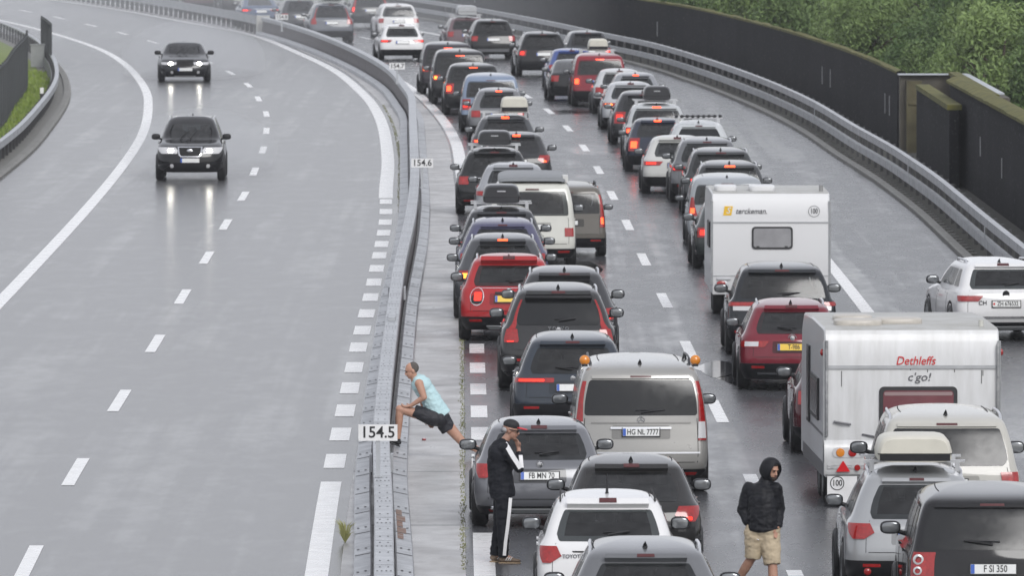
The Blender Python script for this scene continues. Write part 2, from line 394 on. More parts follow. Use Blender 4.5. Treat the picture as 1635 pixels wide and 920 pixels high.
# steel median barrier: wide foot, web, box beam on top
MBY = frange(93, 440, 2)
bar = empty('median_barrier', (f_bar(130), 130, 0)); tag(bar, 'long grey steel median barrier with bolted foot plates curving between the two carriageways', 'barrier')
inv = Matrix.Translation((-f_bar(130), -130, 0))
def bld(b, name, mats, parent, **k):
    o = b.build(name, mats, parent, **k); o.data.transform(Matrix.Translation(-parent.location)); return o
for sgn in (-1, 1):
    b = MB()
    pr = [(sgn*.15,.006),(sgn*.385,.006),(sgn*.385,.12),(sgn*.37,.15),(sgn*.17,.19),(sgn*.15,.18)]
    if sgn < 0: pr = pr[::-1]
    sweep(b, f_bar, pr, MBY)
    def foot_z(u): return .15+(.37-abs(u))/(.37-.17)*.04
    k = 0
    for y in frange(94, 300, 3.8):
        c, t, nr = frame(f_bar, y)
        b.add([c+nr*sgn*u+t*l+Vector((0,0,foot_z(u)+.003)) for l in (-.07,.07) for u in (.17,.37)], [(0,1,3,2)], 1)
        if y < 215:
            for u in (.23, .33):
                for l in (.95,):
                    cc = c+nr*sgn*u+t*l+Vector((0,0,foot_z(u)+.006))
                    b.add([cc+nr*.02*math.cos(a*math.pi/3)+t*.10*math.sin(a*math.pi/3) for a in range(6)], [(0,1,2,3,4,5)], 1)
    bld(b, 'foot_plate', [STEEL, BOLT], bar, smooth=False)
b = MB(); sweep(b, f_bar, [(-.09,.01),(.09,.01),(.06,.66),(-.06,.66)], MBY)
for y in frange(94, 230, 1.1):
    for sgn in (-1, 1):
        c, t, nr = frame(f_bar, y)
        for zz in (.34, .46, .57):
            cc = c+nr*sgn*.078+Vector((0,0,zz))
            b.add([cc+t*.12*math.cos(a*math.pi/3)+Vector((0,0,.016*math.sin(a*math.pi/3))) for a in range(6)], [(0,1,2,3,4,5)], 1)
bld(b, 'web', [mat('weathered_shaded_web', (.13,.12,.125), rough=.6, noise=.7, nscale=3, dirt=(.06,.045,.045)), BOLT], bar, smooth=False)  # dark base colour paints the web's shade below the beam; mottling is weathering
b = MB(); sweep(b, f_bar, [(-.12,.66),(.12,.66),(.12,.81),(.105,.83),(-.105,.83),(-.12,.81)], MBY)
for y in frange(94, 262, 3.9):
    c, t, nr = frame(f_bar, y)
    rows = [(l, u) for l in (-.30, .30) for u in ((-.08,-.028,.028,.08) if l < 0 or y > 165 else (-.05,.05))] + [(-1.3, -.05), (-1.3, .05), (1.3, -.05), (1.3, .05)]
    for l, u in rows:
        cc = c+nr*u+t*l+Vector((0,0,.834)); b.add([cc+nr*.012*math.cos(a*math.pi/3)+t*.07*math.sin(a*math.pi/3) for a in range(6)], [(0,1,2,3,4,5)], 1)
    b.add([c+nr*u+t*(.62+l)+Vector((0,0,.8325)) for l in (-.012,.012) for u in (-.10,.10)], [(0,1,3,2)], 1)
bld(b, 'top_beam', [STEEL, BOLT], bar, smooth=False)
b = MB(); pbox(b, f_bar, 171, -.06, .06, -.7, .7, .834, .90, 0); bld(b, 'cover_plate', STEEL, bar, smooth=False)
for y in (136.5, 186):
    for s in (-1, 1):
        b = MB(); pbox(b, f_bar, y, s*.13, s*.17, -.25, .1, .45, .7, 0); bld(b, 'bracket', STEEL, bar, smooth=False)
b = MB(); 
for k in range(5):
    c, t, nr = frame(f_bar, 127.6+k*1.1); b.add([c+nr*u+t*l+Vector((0,0,foot_z(u)+.0045)) for l in (-.5,.5) for u in (.19,.27+.04*(k%2))], [(0,1,3,2)])
bld(b, 'rust_patch', RUST, bar, smooth=False)

# far part of the median: open post-and-rail guardrail
f2 = f_bar
gr = empty('guardrail', (f_bar(470), 470, 0)); tag(gr, 'hazy grey post and rail guardrail in the median at the far top left', 'guardrail')
b = MB(); sweep(b, f2, [(-.13,.45),(-.10,.45),(-.10,.80),(-.13,.80)], frange(441, 538, 3)); bld(b, 'rail', STEEL, gr, smooth=False)
b = MB(); sweep(b, f2, [(.10,.45),(.13,.45),(.13,.80),(.10,.80)], frange(441, 538, 3)); bld(b, 'rail', STEEL, gr, smooth=False)
for y in frange(442, 536, 2.2):
    b = MB(); pbox(b, f2, y, -.09, .09, -.04, .04, -.02, .78); bld(b, 'post', STEEL_D, gr, smooth=False)
b = MB(); pbox(b, f_bar, 440.6, -.3, .3, -.25, .25, -.02, .9); tag(b.build('concrete_block', mat('pale_concrete', (.45,.45,.43), rough=.7), smooth=False), 'pale block closing the far end of the steel median barrier', 'block')

# ------------------------------------------------------------------ kilometre signs
def text_mesh(s, size, m, parent, loc, rot=(math.pi/2,0,0), name='lettering', bold=0.0, ext=.002, align='CENTER', shear=0.0, sx=1.0):
    cu = bpy.data.curves.new(name, 'FONT'); cu.body = s; cu.size = size; cu.align_x = align; cu.align_y = 'CENTER'; cu.extrude = ext; cu.offset = bold; cu.shear = shear; cu.resolution_u = 3
    tmp = bpy.data.objects.new(name, cu); COL.objects.link(tmp)
    bpy.context.view_layer.update()
    me = bpy.data.meshes.new_from_object(tmp.evaluated_get(bpy.context.evaluated_depsgraph_get()))
    bpy.data.objects.remove(tmp); bpy.data.curves.remove(cu)
    me.materials.clear(); me.materials.append(m); me.name = name
    if sx != 1: me.transform(Matrix.Diagonal((sx,1,1,1)))
    o = bpy.data.objects.new(name, me); COL.objects.link(o); o.location = loc; o.rotation_euler = rot; o.parent = parent
    return o
SIGNW = mat('sign_white', (.74,.74,.74), rough=.4, noise=.25, nscale=6)
for num, Y, lab in (('154.5', 129.5, 'nearest white kilometre sign reading 154.5 on the median barrier'), ('154.6', 233, 'white kilometre sign reading 154.6 on the median barrier'),
                    ('154.7', 326.6, 'small blurred white kilometre sign left of the white hatchback rear'), ('154.8', 410, 'tiny far kilometre sign in front of the dark cars at the top')):
    X = at({'154.5':603,'154.6':674,'154.7':634,'154.8':450}[num], 300, 1.43)[0] if 0 else ({'154.5':603,'154.6':674,'154.7':634,'154.8':450}[num]-817.5)/F_PX*Y
    s = empty('kilometre_sign', (X, Y, .834)); tag(s, lab, 'sign', 'kilometre signs on the median')
    b = MB(); b.box(-.262,.262,-.004,.010,.49,.71); b.build('sign_plate', SIGNW, s, smooth=False)
    text_mesh(num, .215, INK, s, (0,-.0065,.60), bold=.003, sx=.98)
    b = MB(); b.box(-.03,.03,.012,.05,0,.68); b.box(-.06,.06,-.05,.10,0,.02); b.build('post', STEEL, s, smooth=False)

# ------------------------------------------------------------------ right side: kerb, double rail, noise wall
RY = frange(93, 500, 3)
b = MB(); sweep(b, f_rk, [(.002,-.05),(.20,-.05),(.20,.11),(.03,.11),(.002,.09)], RY); tag(b.build('kerb', KERBM, smooth=False), kind='structure')
b = MB(); sweep(b, f_rk, [(.205,-.05),(3.4,-.05),(3.4,.05),(.205,.03)], RY)
tag(b.build('verge', mat('gravel_verge', (.06,.058,.052), rough=.9, noise=.9, nscale=5, dirt=(.04,.045,.03)), smooth=False), kind='structure')
f_gr = off(f_rk, .52)
grr = empty('guardrail', (f_gr(240), 240, 0)); tag(grr, 'long galvanised double box rail guardrail with dark posts below the dark wall', 'guardrail')
def rail(name, z0, z1, u=0.0, ys=frange(185, 500, 2.5)):
    b = MB(); sweep(b, f_gr, [(u-.07,z0),(u+.07,z0),(u+.07,z1),(u-.07,z1)], ys)
    for y in frange(187, 330, 3.0):
        c, t, nr = frame(f_gr, y)
        b.add([c+nr*(u-.0725)+t*l+Vector((0,0,z)) for l in (-.03,.03) for z in (z0,z1)], [(0,1,3,2)], 1)
    return bld(b, name, [STEEL, BOLT], grr, smooth=False)
rail('rail', .30, .49); rail('rail', .77, .96)
POSTM = mat('post_steel', (.05,.05,.053), rough=.5, noise=.5)
for y in frange(188, 470, 2.9):
    b = MB(); pbox(b, f_gr, y, .075, .16, -.05, .05, 0, .98); bld(b, 'post', POSTM, grr, smooth=False)
for y in (212, 250, 300):
    b = MB(); pbox(b, f_gr, y, -.085, -.073, -.16, .16, .49, .77); bld(b, 'bracket', STEEL, grr, smooth=False)
b = MB()
for y in frange(188, 330, 1.45): pbox(b, f_rk, y, .24, .38, -.15, .15, .02, .10)
o = bld(b, 'base_block', KERBM, grr, smooth=False); o['kind'] = 'stuff'

def wall_mat():
    m = bpy.data.materials.new('dark_absorbing_wall'); m.use_nodes = True; nt = m.node_tree; L = nt.links.new
    bs = nt.nodes['Principled BSDF']; tc = nt.nodes.new('ShaderNodeTexCoord')
    def n(sx, sy, sz, d=4):
        mp = nt.nodes.new('ShaderNodeMapping'); mp.inputs['Scale'].default_value = (sx,sy,sz); t = nt.nodes.new('ShaderNodeTexNoise'); t.inputs['Scale'].default_value = 1; t.inputs['Detail'].default_value = d
        L(tc.outputs['Object'], mp.inputs[0]); L(mp.outputs[0], t.inputs['Vector']); return t.outputs['Fac']
    v = nt.nodes.new('ShaderNodeValToRGB'); v.color_ramp.elements[0].position = .3; v.color_ramp.elements[0].color = (.005,.0055,.008,1); v.color_ramp.elements[1].position = .72; v.color_ramp.elements[1].color = (.015,.015,.0175,1)
    L(n(3,.35,.4,5), v.inputs[0])
    sp = nt.nodes.new('ShaderNodeMapRange'); sp.inputs['From Min'].default_value = .60; sp.inputs['From Max'].default_value = .72; sp.inputs['To Max'].default_value = .75; L(n(14,3,11,3), sp.inputs['Value'])
    mx = nt.nodes.new('ShaderNodeMix'); mx.data_type = 'RGBA'; L(sp.outputs[0], mx.inputs['Factor']); L(v.outputs[0], mx.inputs['A']); mx.inputs['B'].default_value = (.085,.085,.09,1)
    sx = nt.nodes.new('ShaderNodeSeparateXYZ'); L(tc.outputs['Object'], sx.inputs[0]); md = nt.nodes.new('ShaderNodeMath'); md.operation = 'PINGPONG'; md.inputs[1].default_value = 2.0; L(sx.outputs['Y'], md.inputs[0])
    jr = nt.nodes.new('ShaderNodeMapRange'); jr.inputs['From Min'].default_value = .10; jr.inputs['From Max'].default_value = .02; jr.inputs['To Max'].default_value = .7; L(md.outputs[0], jr.inputs['Value'])
    m2 = nt.nodes.new('ShaderNodeMix'); m2.data_type = 'RGBA'; L(jr.outputs[0], m2.inputs['Factor']); L(mx.outputs['Result'], m2.inputs['A']); m2.inputs['B'].default_value = (.002,.002,.002,1)
    L(m2.outputs['Result'], bs.inputs['Base Color']); bs.inputs['Roughness'].default_value = .9; bs.inputs['Specular IOR Level'].default_value = .15
    return m
WALLM = wall_mat()
MOSS = mat('mossy_capping', (.13,.12,.025), rough=.95, noise=1, nscale=1.6, dirt=(.05,.06,.012), bump=.6)
CONCD = mat('stained_concrete', (.10,.09,.07), rough=.85, noise=.9, nscale=1.5, dirt=(.05,.048,.045))
CONCP = mat('olive_plaster', (.10,.088,.045), rough=.85, noise=.8, nscale=2, dirt=(.045,.04,.022))
f_w = off(f_rk, 2.05)
nw = empty('noise_wall', (f_w(330), 330, 0)); tag(nw, 'long curved dark noise wall with yellow moss along its top edge, the far stretch', 'noise wall')
b = MB(); sweep(b, f_w, [(0,-.05),(.22,-.05),(.22,2.30),(0,2.30)], frange(283, 510, 3)); bld(b, 'panel', WALLM, nw, smooth=False)
b = MB(); ys = frange(283, 510, 2)
rnd = random.Random(3)
vs = []; n = 5
for y in ys:
    c, t, nr = frame(f_w, y)
    for u, z in ((-.03,2.302),(-.03,2.35+rnd.random()*.05),(.11,2.38+rnd.random()*.05),(.25,2.35),(.25,2.302)): vs.append(c+nr*u+Vector((0,0,z)))
b.add(vs, [(j*n+i, j*n+i+1, (j+1)*n+i+1, (j+1)*n+i) for j in range(len(ys)-1) for i in range(n-1)]); bld(b, 'capping', MOSS, nw)
b = MB()
for y in (287, 289.5, 318, 322, 395, 470): pbox(b, f_w, y, -.02, -.003, -.05, .05, .95, 1.55)
bld(b, 'marker_strip', ALU, nw, smooth=False)

f_w2 = lambda y: 11.92 + (250-y)*.004
n2 = empty('noise_wall', (11.9, 230, 0)); tag(n2, 'near dark noise wall at the right edge under a thick mossy yellow capping', 'noise wall')
b = MB(); sweep(b, f_w2, [(0,-.05),(.25,-.05),(.25,2.62),(0,2.62)], frange(150, 262, 4)); bld(b, 'panel', WALLM, n2, smooth=False)
b = MB(); vs = []; ys = frange(150, 262, 1.5)
for y in ys:
    c, t, nr = frame(f_w2, y)
    for u, z in ((-.10,2.60),(-.10,2.66+rnd.random()*.04),(.12,2.74+rnd.random()*.04),(.42,2.70),(.42,2.60)): vs.append(c+nr*u+Vector((0,0,z)))
b.add(vs, [(j*n+i, j*n+i+1, (j+1)*n+i+1, (j+1)*n+i) for j in range(len(ys)-1) for i in range(n-1)]); bld(b, 'capping', MOSS, n2)
b = MB()
for y, z in ((246, 1.25), (236, 1.05)): pbox(b, f_w2, y, -.02, -.003, -.04, .04, z-.1, z+.4)
bld(b, 'marker_strip', ALU, n2, smooth=False)
# lower front panel and the niche behind it
n3 = empty('noise_wall', (11.5, 263, 0)); tag(n3, 'low dark wall panel with a short mossy ledge beside the olive column', 'noise wall')
b = MB(); b.box(11.45,11.7,253,273.5,-.05,2.12); o = bld(b, 'panel', WALLM, n3, smooth=False)
b = MB(); b.box(11.40,11.78,253,273,2.122,2.26); o = bld(b, 'capping', MOSS, n3, smooth=False)
n4 = empty('wall_niche', (11.5, 282, 0)); tag(n4, 'recessed wall niche with olive plaster column and metal edged roof in the noise wall', 'niche')
b = MB(); b.box(11.30,13.3,281.5,282.2,-.05,2.30); bld(b, 'back_wall', CONCD, n4, smooth=False)
b = MB(); b.box(11.48,11.92,281.1,281.497,-.05,2.14); b.box(11.55,11.8,281.05,281.095,1.45,1.5); bld(b, 'column', CONCP, n4, smooth=False)
b = MB(); b.box(12.75,13.3,258,281.4,-.05,2.30); bld(b, 'side_wall', CONCD, n4, smooth=False)
b = MB(); b.box(13.02,13.30,261,281.2,2.303,2.345); b.box(11.25,13.30,281.3,282.2,2.303,2.33); bld(b, 'roof_edge', mat('zinc_cap',(.42,.45,.48),rough=.4,metal=.2), n4, smooth=False)
b = MB(); b.box(12.70,13.0,257.6,281.2,2.303,2.40); bld(b, 'moss', MOSS, n4, smooth=False)
b = MB(); b.sell((12.25,226,2.86),(.07,.07,.09),.9,.9); tag(b.build('post_cap', mat('orange_cap',(.75,.42,.08),rough=.5)), 'small orange knob on top of the mossy wall at the right edge', 'marker')

# ------------------------------------------------------------------ left side: rail, verge, fence
b = MB(); sweep(b, f_lk, [(-.25,-.05),(-.002,-.05),(-.002,.08),(-.06,.12),(-.25,.12)], RY); tag(b.build('kerb', KERBM, smooth=False), kind='structure')
b = MB(); sweep(b, f_lk, [(-9,-.05),(-1.0,-.05),(-1.0,.06),(-9,.20)], RY)
tag(b.build('grass_verge', mat('short_turf', (.13,.18,.035), rough=.9, noise=1, nscale=1.2, dirt=(.22,.26,.07)), smooth=False), kind='structure')
f_gl = off(f_lk, -.50)
gl = empty('guardrail', (f_gl(300), 300, 0)); tag(gl, 'grey box rail guardrail on short posts along the left grass verge', 'guardrail')
b = MB(); sweep(b, f_gl, [(-.07,.52),(.07,.52),(.07,.72),(-.07,.72)], frange(250, 520, 2.5))
for y in frange(252, 380, 3): 
    c, t, nr = frame(f_gl, y); b.add([c+nr*(.0725)+t*l+Vector((0,0,z)) for l in (-.03,.03) for z in (.52,.72)], [(0,1,3,2)], 1)
bld(b, 'rail', [STEEL, BOLT], gl, smooth=False)
for y in frange(250, 500, 2.6):
    b = MB(); pbox(b, f_gl, y, -.16, -.075, -.05, .05, 0, .70); bld(b, 'post', POSTM, gl, smooth=False)
b = MB(); sweep(b, f_gl, [(-.20,.06),(-.17,.06),(-.17,.50),(-.20,.50)], frange(250, 400, 2.5)); bld(b, 'back_panel', mat('grey_panel',(.16,.165,.17),rough=.6,noise=.5), gl, smooth=False)
# fence
b = MB(); sweep(b, f_lk, [(-.995,-.05),(-.255,-.05),(-.255,.055),(-.995,.06)], RY); tag(b.build('verge', KERBM, smooth=False), kind='structure')
f_fe = pchip([(250,-14.95),(290,-15.75),(305,-16.05),(324,-16.7),(345,-17.35),(365,-18.4),(385,-19.8),(410,-22.2),(440,-25.8)])
FEN = mat('grey_fence', (.045,.05,.054), rough=.55, noise=.4, nscale=2)
def fence(lab, y0, y1, f, h, off_=0):
    e = empty('slatted_fence', (f(y0), y0, 0)); tag(e, lab, 'fence')
    ff = (lambda y: f(y)+off_)
    b = MB()
    for y in frange(y0, y1, .50): pbox(b, ff, y, -.012, .012, -.07, .07, .12, h)
    o = bld(b, 'slat_panel', FEN, e, smooth=False)
    for y in frange(y0, y1, 2.5):
        b = MB(); pbox(b, ff, y, -.04, .04, -.04, .04, 0, h+.06); bld(b, 'post', FEN, e, smooth=False)
    b = MB(); sweep(b, ff, [(-.03,h-.05),(.03,h-.05),(.03,h),(-.03,h)], frange(y0, y1, 2)); sweep(b, ff, [(-.03,.15),(.03,.15),(.03,.2),(-.03,.2)], frange(y0, y1, 2)); bld(b, 'frame_rail', FEN, e, smooth=False)
fence('near grey slatted fence along the grass at the left edge', 262, 352, f_fe, 2.05)
fence('short grey fence piece standing right of the grey cabinet', 372, 386, lambda y: f_fe(y)+1.1, 1.9)
fence('taller dark slatted fence at the far top left corner', 345, 430, lambda y: f_fe(y)-2.4, 2.2)
b = MB(); b.box(-.26,.26,-.2,.2,0,.85); b.box(-.29,.29,-.23,.23,.852,.89); o = b.build('grey_cabinet', mat('cabinet_grey',(.33,.34,.34),rough=.5,noise=.3), smooth=False); o.location = (-18.6, 379, .1); tag(o, 'pale grey roadside cabinet between the fences at the upper left', 'cabinet')
dl = empty('delineator_post', (*at(67, 168, .1), .08)); tag(dl, 'white delineator post with black band behind the left guardrail', 'post')
b = MB(); b.box(-.06,.06,-.05,.05,0,.14); b.box(-.06,.06,-.05,.05,.42,.62); b.build('post', mat('post_white',(.78,.78,.76),rough=.5), dl, smooth=False)
b = MB(); b.box(-.062,.062,-.052,.052,.141,.419); b.build('black_band', INK, dl, smooth=False)
# grass
GRASS = mat('grass_blades', (.24,.31,.06), rough=.7, noise=1, nscale=.9, dirt=(.12,.19,.03))
b = MB(); rg = random.Random(5)
for i in range(15000):
    y = rg.uniform(262, 372); x = f_lk(y) - rg.uniform(.75, 6) ; h = rg.uniform(.06,.17); a = rg.uniform(0, 6.28); w = .03
    z = .06+(f_lk(y)-x)*.016
    b.add([(x-math.cos(a)*w, y-math.sin(a)*w, z),(x+math.cos(a)*w, y+math.sin(a)*w, z),(x+rg.uniform(-.06,.06), y+rg.uniform(-.06,.06), z+h)], [(0,1,2)])
tag(b.build('grass', GRASS, smooth=False), 'bright green grass growing on the left verge behind the guardrail', 'grass', kind='stuff')
b = MB()
for i in range(1500):
    if rg.random() < .3: rg.seed(i)
    y = rg.uniform(124, 205); x = f_r1(y)-.27+rg.gauss(0,.022); h = rg.uniform(.01,.03); a = rg.uniform(0,6.28)
    b.add([(x-math.cos(a)*.012, y-math.sin(a)*.012, .005),(x+math.cos(a)*.012, y+math.sin(a)*.012, .005),(x+rg.uniform(-.03,.03), y, .005+h)], [(0,1,2)])
for i in range(900):
    y = rg.uniform(150, 330); x = f_l3(y)+.33+rg.uniform(-.03,.05); h = rg.uniform(.01,.05)
    b.add([(x-.015, y, .005),(x+.015, y, .005),(x+rg.uniform(-.03,.03), y, .005+h)], [(0,1,2)])
tag(b.build('weeds', mat('weeds',(.19,.21,.07),rough=.8,noise=1,nscale=3,dirt=(.22,.20,.12)), smooth=False), 'thin line of weeds in the joint beside the painted blocks', 'weeds', kind='stuff')
b = MB(); cx, cy = at(551, 868)
for i in range(80):
    a = rg.uniform(0,6.28); l = rg.uniform(.05,.17); h = rg.uniform(.12,.36); w=.005
    b.add([(cx-w,cy,.006),(cx+w,cy,.006),(cx+math.cos(a)*l*.5+w,cy+math.sin(a)*l*.5,h*.75),(cx+math.cos(a)*l*.5-w,cy+math.sin(a)*l*.5,h*.75),(cx+math.cos(a)*l,cy+math.sin(a)*l,h*.95)], [(0,1,2,3),(3,2,4)])
tag(b.build('grass_tuft', mat('tuft',(.34,.34,.13),rough=.7), smooth=False), 'yellow green grass tuft at the foot of the median barrier', 'grass tuft')

# ------------------------------------------------------------------ trees beyond the wall
def leaf_mat(name, c, c2):
    m = bpy.data.materials.new(name); m.use_nodes = True; nt = m.node_tree; L = nt.links.new; bs = nt.nodes['Principled BSDF']
    tc = nt.nodes.new('ShaderNodeTexCoord'); n = nt.nodes.new('ShaderNodeTexNoise'); n.inputs['Scale'].default_value = .7; n.inputs['Detail'].default_value = 9; n.inputs['Roughness'].default_value = .75
    L(tc.outputs['Object'], n.inputs['Vector'])
    oi = nt.nodes.new('ShaderNodeObjectInfo'); ad = nt.nodes.new('ShaderNodeMath'); ad.operation = 'MULTIPLY_ADD'; ad.inputs[1].default_value = .35; L(oi.outputs['Random'], ad.inputs[0]); L(n.outputs['Fac'], ad.inputs[2])
    mr = nt.nodes.new('ShaderNodeMapRange'); mr.inputs['From Min'].default_value = .42; mr.inputs['From Max'].default_value = .92; L(ad.outputs[0], mr.inputs['Value'])
    mx = nt.nodes.new('ShaderNodeMix'); mx.data_type = 'RGBA'; mx.inputs['A'].default_value = (*c,1); mx.inputs['B'].default_value = (*c2,1); L(mr.outputs[0], mx.inputs['Factor'])
    L(mx.outputs['Result'], bs.inputs['Base Color']); bs.inputs['Roughness'].default_value = .55; bs.inputs['Specular IOR Level'].default_value = .25
    bs.inputs['Transmission Weight'].default_value = 0
    return m
LEAF = leaf_mat('willow_leaves', (.045,.090,.028), (.21,.29,.10))
BARK = mat('bark', (.07,.055,.04), rough=.9, noise=.8)
def tree(seed, hgt, rad):
    r = random.Random(seed); root = empty('bushy_tree'); b = MB()
    clumps = []
    for i in range(46):
        a = r.uniform(0, 6.28); q = r.random()**.6*rad; zz = hgt*(.18+.80*r.random())
        q *= math.sqrt(max(.05, 1-((zz/hgt-.45)/.62)**2)); clumps.append((math.cos(a)*q, math.sin(a)*q, zz, r.uniform(.45, .95)))
    for cx, cy, cz, cr in clumps:
        axis = Vector((r.gauss(0,1), r.gauss(0,1), 1.6)).normalized()
        for j in range(280):
            d = Vector((r.gauss(0,1), r.gauss(0,1), r.gauss(0,1))).normalized()*cr*(r.random()**.45)
            d.z *= 1.1; p = Vector((cx, cy, cz))+d
            t = (axis*1.2+Vector((r.gauss(0,1), r.gauss(0,1), r.gauss(0,1)))).normalized(); u = t.cross(Vector((r.gauss(0,1), r.gauss(0,1), r.gauss(0,1)))).normalized()
            L_ = r.uniform(.07,.15); W_ = L_*.30
            b.add([p-t*L_, p+u*W_, p+t*L_, p-u*W_], [(0,1,2,3)])
    b.build('crown', LEAF, root, smooth=False)
    b = MB(); b.tube([(0,0,-.2),(.05,0,hgt*.3),(-.05,.1,hgt*.6),(0,0,hgt*.85)], [.16,.12,.07,.02], 7)
    for k in range(6):
        a = r.uniform(0,6.28); z0 = hgt*r.uniform(.15,.5); b.tube([(0,0,z0),(math.cos(a)*rad*.4, math.sin(a)*rad*.4, z0+hgt*.2),(math.cos(a)*rad*.75, math.sin(a)*rad*.75, z0+hgt*.32)], [.07,.045,.015], 5)
    b.build('trunk', BARK, root)
    return root
protos = [tree(11, 4.6, 2.3), tree(12, 5.4, 2.6), tree(13, 3.6, 2.0), tree(14, 6.2, 2.7)]
rt = random.Random(21); cnt = 0; used = set()
spots = []
for row, (off0, ys_) in enumerate(((3.0, frange(232, 500, 9.5)), (6.0, frange(236, 520, 11)), (10.5, frange(262, 520, 12)), (15.5, frange(300, 540, 13)), (21, frange(370, 560, 18)))):
    for y in ys_:
        base = (12.6 if y < 262 else (13.9 if y < 288 else f_rk(y)+2.4))
        spots.append((row, base+off0+rt.uniform(-.8,.8), y+rt.uniform(-2.5,2.5)))
for row, x, y in spots:
    if x/y*F_PX > PW/2+160: continue
    k = rt.choice([2,0] if row == 0 else ([0,1,2] if row < 2 else [0,1,3]))
    o = protos[k] if k not in used else copy_tree(protos[k]); used.add(k)
    o.location = (x, y, 0); o.rotation_euler.z = rt.uniform(0, 6.28); s = rt.uniform(.85, 1.12) * (.78 if row == 0 else 1.0); o.scale = (s*1.05, s*1.05, s)
    if row == 0: tag(o, 'low green bush growing directly behind the top of the noise wall', 'bush', 'low bushes directly behind the noise wall')
    elif row < 3: tag(o, 'green bushy tree in the middle of the thicket beyond the noise wall', 'tree', 'bushy trees in the middle of the thicket')
    else: tag(o, 'green tree at the back of the thicket along the top right edge', 'tree', 'trees at the back of the thicket')
for k, p_ in enumerate(protos):
    if k not in used:
        for c in list(p_.children): bpy.data.objects.remove(c)
        bpy.data.objects.remove(p_)
# low undergrowth at the trees' feet
b = MB()
for i in range(26000):
    y = rt.uniform(228, 520); x = (12.9 if y < 262 else (14.2 if y < 288 else f_rk(y)+2.7))+rt.random()**1.3*24
    if x/y*F_PX > PW/2+60: continue
    p = Vector((x, y, rt.uniform(0, 1.1))); t = Vector((rt.gauss(0,1), rt.gauss(0,1), rt.gauss(0,1)+.8)).normalized(); u = t.cross(Vector((rt.gauss(0,1), rt.gauss(0,1), rt.gauss(0,1)))).normalized(); l = rt.uniform(.08,.17)
    b.add([p-t*l, p+u*l*.4, p+t*l, p-u*l*.4], [(0,1,2,3)])
tag(b.build('undergrowth', LEAF, smooth=False), 'green undergrowth below the trees behind the noise wall', 'undergrowth', kind='stuff')

